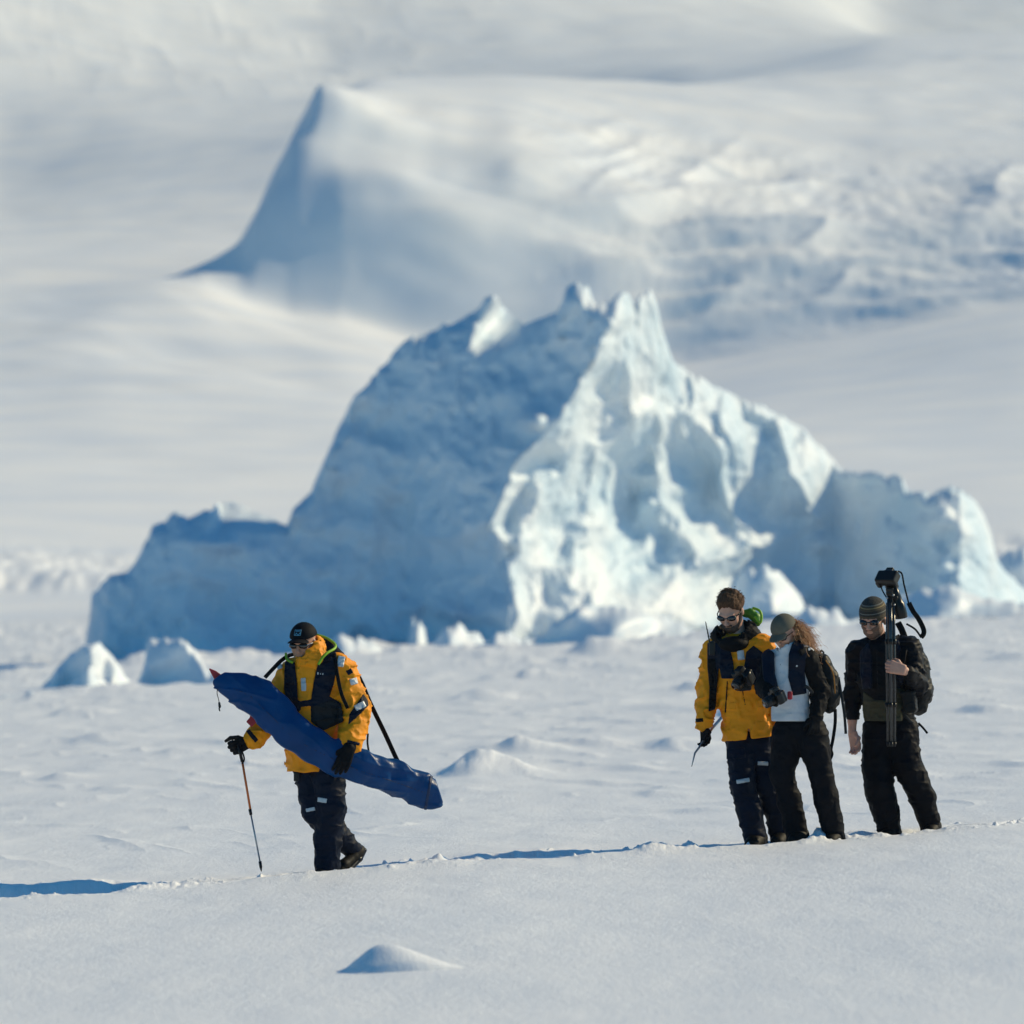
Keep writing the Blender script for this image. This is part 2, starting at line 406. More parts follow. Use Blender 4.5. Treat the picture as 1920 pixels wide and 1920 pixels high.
def berg_D(u, v):
    us = np.interp(v, *prof(RV)); us = blur(us, 6, 0)
    ur = us + 14 * vn(v / 40., 0, 0, 101) + 7 * vn(v / 15., 0, 0, 103)
    left = np.interp(u, [160, 200, 350, 520, 640, 760], [6.2, 4.8, 3.8, 3.6, 4.9, 4.6])
    sL = (us - u) / np.maximum(us - 760, 1)
    dl = np.where(u > 760, 4.6 * np.clip(sL, 0, 1) ** .9, left)
    sR = (u - us) / (1500 - us)
    right = np.interp(u, [1500, 1560, 1680, 1760, 1800, 1840, 1880, 1930], [14.6, 15.2, 11.6, 9.0, 8.9, 10.8, 13.5, 17.])
    dr = np.where(u < 1500, 14.6 * np.clip(sR, 0, 1) ** .95, right)
    D = 292 + np.where(u < ur, dl, dr)
    zz = (1180 - v) / 55.0
    D = D + zz * .26
    # slope apron under the lit face
    D = D - 2.6 * np.exp(-((v - 1160) / 60.) ** 2) * ss(900, 1150, u) * (1 - ss(1300, 1500, u))
    x = u / 55.; z = v / 55.
    rface = ss(ur - 6, ur + 30, u)
    # ribs fan out from under the summit, broken by ledges and pits
    th = np.arctan2(u - 1195, v - 430) * 4.6
    rad = np.hypot(u - 1195, v - 430) / 55.
    wp_ = .55 * fbm(x * .45, z * .45, 0, 3, 111)
    rib = 1 - np.abs(vn(th + wp_, rad * .22, 0, 113))
    rib2 = 1 - np.abs(vn(th * 2.3 + 2 * wp_, rad * .55, 0, 117))
    pit = fbm(x * .75 + z * .35 + wp_, z * .45 - x * .2, 0, 3, 119)
    rough = 1 - np.abs(fbm(x * 2.2, z * 1.9, 0, 3, 127))
    k = np.where(u > 1540, .6, 1); D = D - 1.7 * ss(1540, 1640, u) * fbm(x * .55, z * .6, 0, 4, 133)
    D = D - rface * k * (1.5 * (rib ** 1.6 - .5) * ss(2, 9, rad) + .45 * (rib2 ** 2 - .4) * ss(1, 7, rad) + .85 * pit + .14 * rough ** 2)
    strata = vn(x * .25, z * 1.1 - x * .25, 0, 129)
    D = D - (1 - rface) * (1.3 * fbm(x * .28, z * .24, 0, 4, 121) + .9 * (1 - np.abs(fbm(x * .8, z * .7, 0, 3, 123))) + .45 * strata)
    def ledge(cu, cv, ru, rv, h, ang=0.0):
        c, s = math.cos(ang), math.sin(ang)
        du = (u - cu); dv = (v - cv)
        p = (du * c + dv * s) / ru; q = (-du * s + dv * c) / rv
        return -h * np.exp(-q * q) * np.where(p < 0, np.exp(-(p / 1.8) ** 2), np.exp(-(p / .7) ** 2))
    # snow banks lying in the notch behind the left crest and on top of the low left shoulder
    ln = 945 - (v - 605) * .62
    D = D + 6.0 * ss(665, 575, v) * np.exp(-((u - ln) / 34.) ** 4) * ss(900, 915, u + (v - 605) * .3 + 10)
    cap = np.interp(u, [395, 415, 440, 480, 535, 545], [0, 1, 1, 1, 1, 0])
    D = D + 4.5 * cap * ss(1004, 950, v) + 1.5 * cap * ss(985, 940, v)
    D = D + 3.0 * np.exp(-((u - 1085) / 26.) ** 2) * ss(580, 560, v) * 0
    D = D + ledge(1008, 790, 22, 18, 1.6) + ledge(430, 1020, 34, 14, 1.3) + ledge(540, 960, 20, 20, 1.) + ledge(1548, 1020, 22, 18, 1.1)
    D = D + ledge(1090, 555, 14, 30, .8) + ledge(1380, 830, 30, 60, 1.5, -.3) + ledge(1500, 900, 60, 70, 1.8, -.2)
    D = D + ledge(780, 1140, 16, 14, 1.2) + ledge(850, 1150, 24, 14, 1.4, .5)
    return D
berg = relief_body("iceberg", TOP, lambda u: np.interp(u, [160, 900, 1300, 1930], [1262, 1215, 1180, 1150]), berg_D,
                   lambda u, v: 2.6 + 11 * ss(850, 1150, u) * (1 - .5 * ss(1250, 1800, u)) + 0 * v, M_ICE, 160, 1930, 760, 320, (0, 298, -1), jag=12.0)
tag(berg, "huge jagged blue and white iceberg with peaked crest frozen into the snow", "iceberg")

def lump(name, label, cat, tops, Y, slope, base, group=None, thick=1.2, m=None, seed=0, amp=.25, scale=None, rim=.3, lean=.3):
    u0, u1 = tops[0][0], tops[-1][0]
    sc = F / Y
    def Df(u, v):
        mid = np.interp(u, *prof(slope)); mid = blur(mid, 5, 1) + .5 * amp * np.sin((v - base) / 17. + (u - u0) / 23.)
        return Y + mid + (base - v) / sc * lean + amp * fbm(u / sc / (amp * 3), v / sc / (amp * 3), 0, 3, seed)
    o = relief_body(name, tops, lambda u: np.full_like(u, base), Df, lambda u, v: thick + 0 * v, m or M_ICE2, u0, u1, 110, 50,
                    tuple(W((u0 + u1) / 2, base, Y + thick / 2)), rim=rim, rfall=7.0, soft=1.2, jag=16.0)
    return tag(o, label, cat, group)

BL = "ice blocks and lumps around the iceberg's foot"
lump("ice_block", "small pointed ice block with dark left face, left of the smooth wave-shaped one", "ice block",
     [(70,1302),(100,1262),(125,1235),(150,1215),(172,1204),(185,1206),(205,1225),(225,1255),(245,1280),(262,1300)], 200,
     [(70, 2.2), (105, 1.2), (128, 1.7), (160, .2), (178, 0), (190, 1.1), (212, .6), (232, 1.7), (262, 3.2)], 1305, BL, thick=1.8, seed=131, amp=.45, lean=.7, rim=.6)
lump("ice_block", "low pale shard lying at the foot of the small pointed ice block", "ice block",
     [(120,1300),(140,1275),(160,1262),(172,1252),(182,1275),(205,1290),(225,1302)], 196,
     [(120, .8), (165, 0), (225, 1.0)], 1308, BL, thick=.6, seed=132, amp=.15, rim=.1)
lump("ice_block", "smooth wave-shaped blue ice block with a bright curved rim", "ice block",
     [(240,1300),(262,1272),(272,1240),(268,1215),(285,1203),(310,1199),(340,1204),(365,1222),(385,1248),(402,1262),(420,1275),(432,1300)], 198,
     [(240, .9), (262, 1.5), (285, 1.7), (330, 1.3), (380, .6), (432, 0)], 1305, BL, thick=1.0, seed=133, amp=.35, rim=.5, lean=.5)
lump("ice_block", "low flat crust of ice at the far left edge below the iceberg", "ice block",
     [(-40,1325),(0,1308),(30,1302),(60,1300),(90,1305),(120,1318),(140,1325)], 190,
     [(-40, 0), (60, .2), (140, 1.2)], 1328, BL, thick=1.0, seed=134, amp=.15, rim=.2)
lump("ice_block", "rounded white ice boulder against the iceberg above the bearded man", "ice block",
     [(1370,1130),(1382,1085),(1400,1064),(1430,1062),(1460,1068),(1482,1090),(1500,1115),(1508,1135)], 288,
     [(1370, 2.0), (1400, .2), (1450, .4), (1508, 3.0)], 1150, BL, thick=2.2, seed=135, amp=.3, rim=.5)
lump("ice_block", "broad broken slab of ice in front of the iceberg's lit face", "ice block",
     [(1000,1205),(1040,1165),(1070,1150),(1110,1138),(1160,1140),(1210,1150),(1260,1160),(1300,1180),(1330,1200)], 262,
     [(1000, 2.5), (1060, .2), (1200, .6), (1330, 3.5)], 1215, BL, thick=3, seed=136, amp=.7, rim=.8, lean=.9)
lump("ice_block", "dark low pressure ridge at the right edge below the iceberg's tail", "ice block",
     [(1640,1150),(1690,1118),(1740,1105),(1790,1104),(1840,1118),(1900,1130),(1960,1140),(2000,1150)], 270,
     [(1640, 3.0), (1760, .6), (2000, 2.0)], 1158, BL, thick=3, seed=137, amp=.4, rim=.9, lean=1.2)
lump("ice_block", "small hump of ice at the right edge just beyond the iceberg", "ice block",
     [(1850,1110),(1868,1050),(1890,1028),(1920,1024),(1950,1040),(1985,1110)], 330,
     [(1850, 3.0), (1890, 0.4), (1985, 1.0)], 1125, BL, thick=3, seed=138, amp=.5, rim=.5)
FOOT = [
    (590, 720, 1182, 1224, 272, "flattish blue ice chunk at the shaded foot of the iceberg, right of the capped head"),
    (766, 800, 1146, 1205, 277, "small upright white ice chunk at the iceberg's shaded foot"),
    (812, 912, 1166, 1214, 274, "slanting white ice chunk leaning below the shaded face's right end"),
    (880, 1010, 1180, 1220, 266, "wide pale ice chunk on the snow under the ridge between shaded and lit faces"),
    (1180, 1330, 1182, 1220, 250, "long tumbled ice chunk on the snow left of the bearded man's head"),
    (1480, 1620, 1132, 1170, 262, "low dark blue ice chunk beyond the gap between woman and beanie man")]
for i, (a, b, t_, base_, Y, lab) in enumerate(FOOT):
    n = 9; r_ = np.random.RandomState(40 + i)
    us = np.linspace(a, b, n); p = np.sin(np.linspace(0, np.pi, n)) ** .55 * (.62 + .38 * r_.rand(n)); p[0] = p[-1] = 0; p[r_.randint(2, 5)] = 1
    lump("ice_chunk", lab, "ice chunk", [(float(u_), float(base_ - (base_ - t_ - 6) * q)) for u_, q in zip(us, p)],
         Y, [(a, 1.8), (a + (b - a) * (.3 + .3 * r_.rand()), 0), (b, 2.2)], base_ + 4, BL, thick=1.6, seed=140 + i, amp=.6, rim=1.2, lean=2.6)

# foreground drift, out of focus in front of everyone
def mound(name, label, px, py, wpx, hpx, depth, seed):
    Y = 45.0
    for _ in range(30):
        x = (px - 960) / F * Y
        Y = .5 * Y + .5 * (H - float(ground_base(x, Y))) * F / (py - HZ)
    s = Y / F; cx = (px - 960) * s
    u = np.linspace(-1.5, 2.6, 160); v = np.linspace(-1.0, 2.4, 110)
    Ug, Vg = np.meshgrid(u, v)
    pr = np.where(Ug < 0, np.sin(np.clip(1 + Ug / .66, 0, 1) * np.pi / 2) ** 1.7, np.exp(-(Ug / .85) ** 1.8))
    c = Vg + .30 * Ug
    pd = np.where(c < 0, np.sin(np.clip(1 + c / .8, 0, 1) * np.pi / 2) ** 1.6, np.exp(-(c / .9) ** 2))
    Hh = hpx * s * pr * pd * (1 + .12 * fbm(Ug * 2, Vg * 2, 0, 3, seed))
    Hh = blur(blur(Hh, 2.6, 0), 7, 1)
    Xg = cx + Ug * wpx * s; Yg = Y + Vg * depth
    e = np.minimum(np.minimum(Ug + 1.5, 2.6 - Ug) / .4, np.minimum(Vg + 1.0, 2.4 - Vg) / .4)
    Zg = ground_z(Xg, Yg) + Hh - .012 + .016 * ss(0, .04, Hh) - .05 * (1 - np.clip(e, 0, 1))
    o = gridmesh(name, Xg, Yg, Zg, M_SNOW, origin=(cx, Y, float(ground_base(cx, Y))))
    return tag(o, label, "snow mound")
mound("snow_mound", "small wind-shaped snow mound in the blurred foreground with a blue shaded left side", 712, 1821, 104, 50, .55, 151)
# ------------------------------------------------------------------ body and cloth modelling: smooth implicit shapes, meshed
def smin(a, b, k):
    if k <= 0: return np.minimum(a, b)
    h = np.clip(.5 + .5 * (b - a) / k, 0, 1)
    return b + (a - b) * h - k * h * (1 - h)

class G:
    """grid of points in metres"""
    def __init__(s, xs, ys, zs):
        s.xs, s.ys, s.zs = xs, ys, zs
        s.X, s.Y, s.Z = np.meshgrid(xs, ys, zs, indexing='ij')
        s.X = s.X.astype(np.float32); s.Y = s.Y.astype(np.float32); s.Z = s.Z.astype(np.float32)

def cone(g, a, b, ra, rb, sq=1.0):
    """tapered capsule; sq < 1 flattens it along the view depth (Y)"""
    a = np.asarray(a, float); b = np.asarray(b, float)
    px, py, pz = g.X - a[0], g.Y - a[1], g.Z - a[2]
    d = b - a
    L = float(d @ d) + 1e-9
    h = np.clip((px * d[0] + py * d[1] + pz * d[2]) / L, 0, 1)
    qx, qy, qz = px - h * d[0], (py - h * d[1]) / sq, pz - h * d[2]
    return np.sqrt(qx * qx + qy * qy + qz * qz) - (ra + (rb - ra) * h)

def chain(g, pts, k=.03, sq=1.0):
    r = None
    for (p, ra), (q, rb) in zip(pts[:-1], pts[1:]):
        d = cone(g, p, q, ra, rb, sq)
        r = d if r is None else smin(r, d, k)
    return r

def ell(g, c, r, R=None):
    c = np.asarray(c, float)
    x, y, z = g.X - c[0], g.Y - c[1], g.Z - c[2]
    if R is not None:
        R = np.asarray(R)
        x, y, z = (R[0, 0] * x + R[1, 0] * y + R[2, 0] * z, R[0, 1] * x + R[1, 1] * y + R[2, 1] * z, R[0, 2] * x + R[1, 2] * y + R[2, 2] * z)
    k0 = np.sqrt((x / r[0]) ** 2 + (y / r[1]) ** 2 + (z / r[2]) ** 2)
    return (k0 - 1) * min(r)

def rbox(g, c, h, R=None, rd=.01):
    c = np.asarray(c, float)
    x, y, z = g.X - c[0], g.Y - c[1], g.Z - c[2]
    if R is not None:
        R = np.asarray(R)
        x, y, z = (R[0, 0] * x + R[1, 0] * y + R[2, 0] * z, R[0, 1] * x + R[1, 1] * y + R[2, 1] * z, R[0, 2] * x + R[1, 2] * y + R[2, 2] * z)
    x = np.abs(x) - h[0] + rd; y = np.abs(y) - h[1] + rd; z = np.abs(z) - h[2] + rd
    return np.sqrt(np.maximum(x, 0) ** 2 + np.maximum(y, 0) ** 2 + np.maximum(z, 0) ** 2) + np.minimum(np.maximum(x, np.maximum(y, z)), 0) - rd

def poly2(g, P):
    """signed distance in the X-Z plane to polygon P [(x,z),...], constant along depth"""
    X, Z_ = g.X[:, 0, :], g.Z[:, 0, :]
    P = np.asarray(P, float); n = len(P)
    d = np.full(X.shape, 1e9); s = np.ones(X.shape)
    for i in range(n):
        j = (i - 1) % n
        ex, ez = P[j] - P[i]
        wx, wz = X - P[i, 0], Z_ - P[i, 1]
        t = np.clip((wx * ex + wz * ez) / (ex * ex + ez * ez + 1e-12), 0, 1)
        d = np.minimum(d, (wx - ex * t) ** 2 + (wz - ez * t) ** 2)
        c1 = Z_ >= P[i, 1]; c2 = Z_ < P[j, 1]; c3 = ex * wz > ez * wx
        flip = (c1 & c2 & c3) | (~c1 & ~c2 & ~c3)
        s = np.where(flip, -s, s)
    r = (s * np.sqrt(d)).astype(np.float32)
    return np.repeat(r[:, None, :], g.X.shape[1], 1)

def nets(Fv, xs, ys, zs):
    ins = Fv < 0
    c = ins[:-1, :-1, :-1].astype(np.int8)
    cnt = np.zeros(c.shape, np.int8)
    for a in (0, 1):
        for b in (0, 1):
            for d in (0, 1):
                cnt += ins[a:a + c.shape[0], b:b + c.shape[1], d:d + c.shape[2]]
    act = (cnt > 0) & (cnt < 8)
    I, J, K = np.nonzero(act)
    idx = -np.ones(act.shape, np.int64); idx[I, J, K] = np.arange(len(I))
    acc = np.zeros((len(I), 3)); n = np.zeros(len(I))
    ax = (xs, ys, zs)
    for d in range(3):
        o = [e for e in range(3) if e != d]
        for a in (0, 1):
            for b in (0, 1):
                off = [0, 0, 0]; off[o[0]] = a; off[o[1]] = b
                p = (I + off[0], J + off[1], K + off[2])
                q = list(p); q[d] = q[d] + 1
                f0 = Fv[p]; f1 = Fv[tuple(q)]
                m = (f0 < 0) != (f1 < 0)
                t = np.where(m, f0 / np.where(m, f0 - f1, 1), 0)
                P = [ax[e][p[e]] for e in range(3)]
                P[d] = P[d] + t * (ax[d][q[d]] - ax[d][p[d]])
                acc += np.stack(P, 1) * m[:, None]; n += m
    V = acc / n[:, None]
    Q = []
    # edges along x
    for d in range(3):
        o = [e for e in range(3) if e != d]
        sh = list(Fv.shape); 
        sl0 = [slice(None)] * 3; sl1 = [slice(None)] * 3
        sl0[d] = slice(0, -1); sl1[d] = slice(1, None)
        A = ins[tuple(sl0)]; B = ins[tuple(sl1)]
        m = A != B
        e = list(np.nonzero(m))
        ok = np.ones(len(e[0]), bool)
        for k in o: ok &= (e[k] > 0) & (e[k] < Fv.shape[k] - 1)
        e = [k[ok] for k in e]
        inside_first = A[tuple(e)]
        def cell(a, b):
            f = [k.copy() for k in e]; f[o[0]] = f[o[0]] - a; f[o[1]] = f[o[1]] - b
            return idx[tuple(f)]
        q = np.stack([cell(1, 1), cell(0, 1), cell(0, 0), cell(1, 0)], 1)
        rev = inside_first if d == 1 else ~inside_first
        q[rev] = q[rev][:, ::-1]
        Q.append(q)
    Q = np.concatenate(Q)
    Q = Q[(Q >= 0).all(1)]
    return V, Q

def sdf_mesh(name, fn, lo, hi, vox, m, parent=None, origin=None, smooth=True, rot=None):
    """fn(grid) -> distances. lo, hi bounds; vox a number or a list of axes; rot: 3x3 frame whose local box this is (with origin)"""
    if isinstance(vox, (int, float)):
        axs = [np.arange(lo[i] - 2 * vox, hi[i] + 3 * vox, vox) for i in range(3)]
    else: axs = vox
    g = G(*axs)
    Fv = fn(g)
    V, Q = nets(Fv, *axs)
    if rot is None:
        return mesh_np(name, V, Q, m, parent=parent, origin=origin if origin is not None else (0, 0, 0), smooth=smooth)
    # built in its own local frame: keep vertices local, set the object's matrix
    me_o = mesh_np(name, V, Q, m, parent=None, origin=(0, 0, 0), smooth=smooth)
    M4 = Matrix(rot.tolist()).to_4x4(); M4.translation = Vector(origin)
    if parent is not None:
        me_o.parent = parent
        M4 = Matrix.Translation(-WL.get(parent.name, parent.location)) @ M4
    me_o.matrix_local = M4
    WL[me_o.name] = Vector(origin)
    return me_o

def frame(f, up=(0, 0, 1), roll=0.0):
    f = np.asarray(f, float); f /= np.linalg.norm(f)
    r = np.cross(f, up); r /= np.linalg.norm(r)
    u = np.cross(r, f)
    if roll:
        c, s = math.cos(roll), math.sin(roll)
        r, u = r * c + u * s, u * c - r * s
    return np.stack([r, f, u], 1)      # columns: x right, y forward, z up

def local(g, c, R):
    o = G.__new__(G)
    x, y, z = g.X - c[0], g.Y - c[1], g.Z - c[2]
    o.X = R[0, 0] * x + R[1, 0] * y + R[2, 0] * z
    o.Y = R[0, 1] * x + R[1, 1] * y + R[2, 1] * z
    o.Z = R[0, 2] * x + R[1, 2] * y + R[2, 2] * z
    return o

def head_sdf(q):
    d = ell(q, (0, -.015, .035), (.074, .094, .086))
    d = smin(d, ell(q, (0, .030, -.030), (.060, .062, .088)), .03)
    d = smin(d, ell(q, (0, .062, -.092), (.028, .026, .022)), .025)
    for s in (-1, 1):
        d = smin(d, ell(q, (s * .040, .060, -.032), (.022, .022, .022)), .02)
        d = smin(d, ell(q, (s * .045, .015, -.078), (.018, .035, .018)), .025)
        d = smin(d, cone(q, (s * .012, .090, .022), (s * .045, .076, .020), .010, .009), .012)
        d = np.maximum(d, -(ell(q, (s * .031, .103, .002), (.016, .016, .011)))) * 1.0
        d = smin(d, ell(q, (s * .031, .080, .002), (.0125, .0125, .0115)), .004)
        d = smin(d, ell(q, (s * .077, -.008, -.008), (.010, .018, .032)), .006)
    d = smin(d, cone(q, (0, .092, .008), (0, .114, -.034), .008, .011), .010)
    for s in (-1, 1): d = smin(d, ell(q, (s * .011, .104, -.038), (.009, .010, .008)), .006)
    d = smin(d, cone(q, (-.020, .084, -.060), (.020, .084, -.060), .007, .007), .006)
    d = smin(d, cone(q, (-.017, .084, -.071), (.017, .084, -.071), .008, .008), .006)
    d = np.maximum(d, -cone(q, (-.022, .0935, -.0655), (.022, .0935, -.0655), .0022, .0022))
    return d

def fold(g, amp=.007, s=9.0, seed=0, zs=1.7):
    a = vn(g.X * s, g.Y * s, g.Z * s * zs, seed)
    b = vn(g.X * s * 2.3, g.Y * s * 2.3, g.Z * s * 2.3 * zs, seed + 5)
    return amp * (.55 - 1.5 * (1 - np.abs(a)) ** 5 - .9 * (1 - np.abs(b)) ** 5 + .35 * b)

def hand_chain(w, tip_dir, side, curl=.5, palm=.085, k=1.0, spread=.10):
    """returns list of (pts) for palm and five fingers. w wrist, tip_dir along the hand, side towards the thumb; palm normal = tip x side"""
    t = np.asarray(tip_dir, float); t /= np.linalg.norm(t)
    s = np.asarray(side, float); s -= t * (s @ t); s /= np.linalg.norm(s)
    n = np.cross(t, s)
    w = np.asarray(w, float)
    out = []
    L = [.072, .080, .075, .058]
    for i in range(4):
        off = (.030 - .020 * i) * k
        base = w + t * palm * k * (1 - .05 * abs(i - 1)) + s * off
        d = t + s * spread * (1.5 - i) * .5
        pts = [(w + s * off * .6, .016 * k), (base, .012 * k)]
        p = base; c = 0
        for j, f in enumerate((.46, .32, .22)):
            c += curl * (1.0, 1.25, .9)[j]
            dd = d * math.cos(c) + n * math.sin(c)
            p = p + dd * L[i] * f * k
            pts.append((p, (.0105, .0095, .0080)[j] * k))
        out.append(pts)
    th = [(w + t * .02 * k + s * .018 * k, .017 * k), (w + t * .045 * k + s * .045 * k + n * .01 * k, .013 * k),
          (w + t * .075 * k + s * .052 * k + n * .028 * k * (1 + curl), .011 * k), (w + t * .098 * k + s * .040 * k + n * .045 * k * (1 + curl), .009 * k)]
    out.append(th)
    return out

def hand_sdf(g, ch, k=.010):
    d = None
    for i, pts in enumerate(ch):
        c = chain(g, pts, .004)
        c0 = cone(g, pts[0][0], pts[1][0], pts[0][1], pts[1][1])
        d = c if d is None else np.minimum(d, c)
    pal = None
    for pts in ch[:4]:
        c = cone(g, pts[0][0], pts[1][0], pts[0][1], pts[1][1])
        pal = c if pal is None else smin(pal, c, .012)
    return smin(d, pal, .004)

def bounds(ch, pad):
    P = np.array([p for pts in ch for p, r in pts])
    return P.min(0) - pad, P.max(0) + pad

def hand_obj(name, w, tip, side, m, parent, origin, curl=.5, k=1.0, cuff=None, vox=.0045, spread=.1):
    ch = hand_chain(w, tip, side, curl=curl, k=k, spread=spread)
    def fn(g):
        d = hand_sdf(g, ch)
        if cuff: d = smin(d, cone(g, cuff[0], w, cuff[1], .030 * k), .015)
        return d
    lo, hi = bounds(ch, .05)
    if cuff:
        lo = np.minimum(lo, np.asarray(cuff[0]) - .06); hi = np.maximum(hi, np.asarray(cuff[0]) + .06)
    return sdf_mesh(name, fn, lo, hi, vox, m, parent=parent, origin=origin)

def tube(name, pts, rad, m, parent=None, origin=(0, 0, 0), n=10, smooth=True, flat=None, caps=True):
    """swept tube through pts; rad number or list; flat=(wx, wy) half sizes of a strap instead of a round section"""
    P = np.array([np.asarray(p, float) for p in pts]); k = len(P)
    rad = np.full(k, rad) if np.isscalar(rad) else np.asarray(rad, float)
    T_ = np.gradient(P, axis=0); T_ /= np.linalg.norm(T_, axis=1)[:, None]
    nrm = np.array((0, -1., .02)); V = []
    for i in range(k):
        b = np.cross(T_[i], nrm); b /= np.linalg.norm(b) + 1e-9
        c = np.cross(b, T_[i])
        nrm = c
        for j in range(n):
            a = 2 * math.pi * (j + .5) / n
            if flat: V.append(P[i] + b * flat[0] * np.clip(math.cos(a) * 1.35, -1, 1) + c * flat[1] * np.clip(math.sin(a) * 1.35, -1, 1))
            else: V.append(P[i] + (b * math.cos(a) + c * math.sin(a)) * rad[i])
    Q = []
    for i in range(k - 1):
        for j in range(n):
            a = i * n + j; b_ = i * n + (j + 1) % n
            Q.append((a, a + n, b_ + n, b_))
    if caps:
        V.append(P[0]); V.append(P[-1]); c0 = len(V) - 2; c1 = len(V) - 1
        for j in range(0, n, 2):
            Q.append((c0, (j) % n, (j + 1) % n, (j + 2) % n))
            e = (k - 1) * n
            Q.append((c1, e + (j + 2) % n, e + (j + 1) % n, e + j))
    return mesh_np(name, V, Q, m, parent=parent, origin=origin, smooth=smooth)

def smoothpts(pts, n=24):
    P = np.array([np.asarray(p, float) for p in pts]); t = np.linspace(0, len(P) - 1, n); out = []
    for u in t:
        i = min(int(u), len(P) - 2); f = u - i
        p0 = P[max(i - 1, 0)]; p1 = P[i]; p2 = P[i + 1]; p3 = P[min(i + 2, len(P) - 1)]
        out.append(.5 * ((2 * p1) + (-p0 + p2) * f + (2 * p0 - 5 * p1 + 4 * p2 - p3) * f * f + (-p0 + 3 * p1 - 3 * p2 + p3) * f ** 3))
    return out

# fabrics
M_YEL = mat("yellow_shell", (.93, .32, .003), rough=.62, var=.14, vscale=7, bump=.35, bscale=26, bdist=.012, spec=.25)
M_NAVY = mat("navy_shell", (.004, .009, .024), rough=.6, var=.25, vscale=9, bump=.4, bscale=30, bdist=.01, spec=.10)
M_NAVYV = mat("navy_vest", (.0035, .008, .022), rough=.5, var=.2, vscale=12, bump=.3, bscale=40, bdist=.006, spec=.12)
M_BLK = mat("black_fabric", (.0045, .0045, .006), rough=.65, var=.3, vscale=12, bump=.4, bscale=34, bdist=.008, spec=.10)
M_BLKP = mat("black_plastic", (.005, .005, .006), rough=.32, spec=.30, bump=.1, bscale=80, bdist=.002)
M_GREY = mat("dark_grey_fabric", (.016, .019, .023), rough=.6, var=.2, vscale=10, bump=.3, bscale=40, bdist=.006, spec=.15)
M_REFL = mat("reflective_tape", (.50, .54, .56), rough=.35, var=.1, vscale=60, spec=.6)
M_LIME = mat("lime_fabric", (.28, .52, .02), rough=.5, var=.2, vscale=14, bump=.2, bscale=30)
M_GREEN = mat("green_fabric", (.07, .24, .012), rough=.5, var=.2, vscale=14)
M_BLUE = mat("blue_tarpaulin", (.0005, .046, .165), rough=.36, var=.22, vscale=5, bump=.35, bscale=22, bdist=.012, spec=.16)
M_RED = mat("red_cloth", (.36, .020, .035), rough=.6, var=.2, vscale=14, bump=.3, bscale=30)
M_SKIN = mat("skin", (.50, .26, .17), rough=.5, var=.12, vscale=30, spec=.35, sss=.12, sssscale=.01)
M_SKINL = mat("pale_skin", (.60, .33, .235), rough=.5, var=.1, vscale=30, spec=.35, sss=.12, sssscale=.01)
M_GLOVE = mat("black_glove", (.005, .005, .007), rough=.6, var=.3, vscale=22, bump=.4, bscale=60, bdist=.004, spec=.10)
M_FLEECE = mat("pale_fleece", (.60, .62, .64), rough=.8, var=.1, vscale=10, bump=.3, bscale=40, bdist=.006)
M_CAPD = mat("dark_cap_cloth", (.005, .006, .009), rough=.7, bump=.2, bscale=90, bdist=.002, spec=.08)
M_CAPG = mat("grey_green_cap_cloth", (.13, .12, .092), rough=.8, var=.15, vscale=20, bump=.2, bscale=90, bdist=.002, spec=.1)
M_HAIRB = mat("brown_hair", (.12, .058, .030), spec=.12, rough=.6, var=.5, vscale=50, bump=.8, bscale=120, bdist=.006, stretch=(3, 1, 1))
M_BEARD = mat("brown_beard", (.13, .075, .05), rough=.6, var=.4, vscale=60, bump=.8, bscale=140, bdist=.006)
M_HAIRR = mat("auburn_hair", (.62, .31, .14), rough=.45, var=.4, vscale=40)
M_LENS = mat("dark_lens", (.006, .006, .008), rough=.08, spec=.8)
M_METAL = mat("grey_metal", (.35, .36, .37), rough=.35, metal=.8)
M_CARB = mat("carbon_tube", (.05, .055, .06), rough=.25, metal=.3, spec=.6, var=.5, vscale=90)
M_ORANGE = mat("orange_tube", (.60, .13, .02), rough=.4)
M_BOOT = mat("dark_boot_leather", (.006, .006, .006), rough=.6, var=.3, vscale=30, bump=.4, bscale=60, bdist=.004, spec=.15)
M_PACK = mat("dark_pack_nylon", (.010, .011, .012), rough=.5, var=.3, vscale=12, bump=.4, bscale=36, bdist=.008, spec=.15)
M_OLIVE = mat("olive_fabric", (.045, .042, .018), rough=.7, var=.2, vscale=12)
M_WHITE = mat("white_label", (.62, .63, .62), rough=.6)
M_CYAN = mat("light_blue_thread", (.10, .34, .48), rough=.6)
M_RUST = mat("orange_zip", (.42, .16, .02), rough=.6)

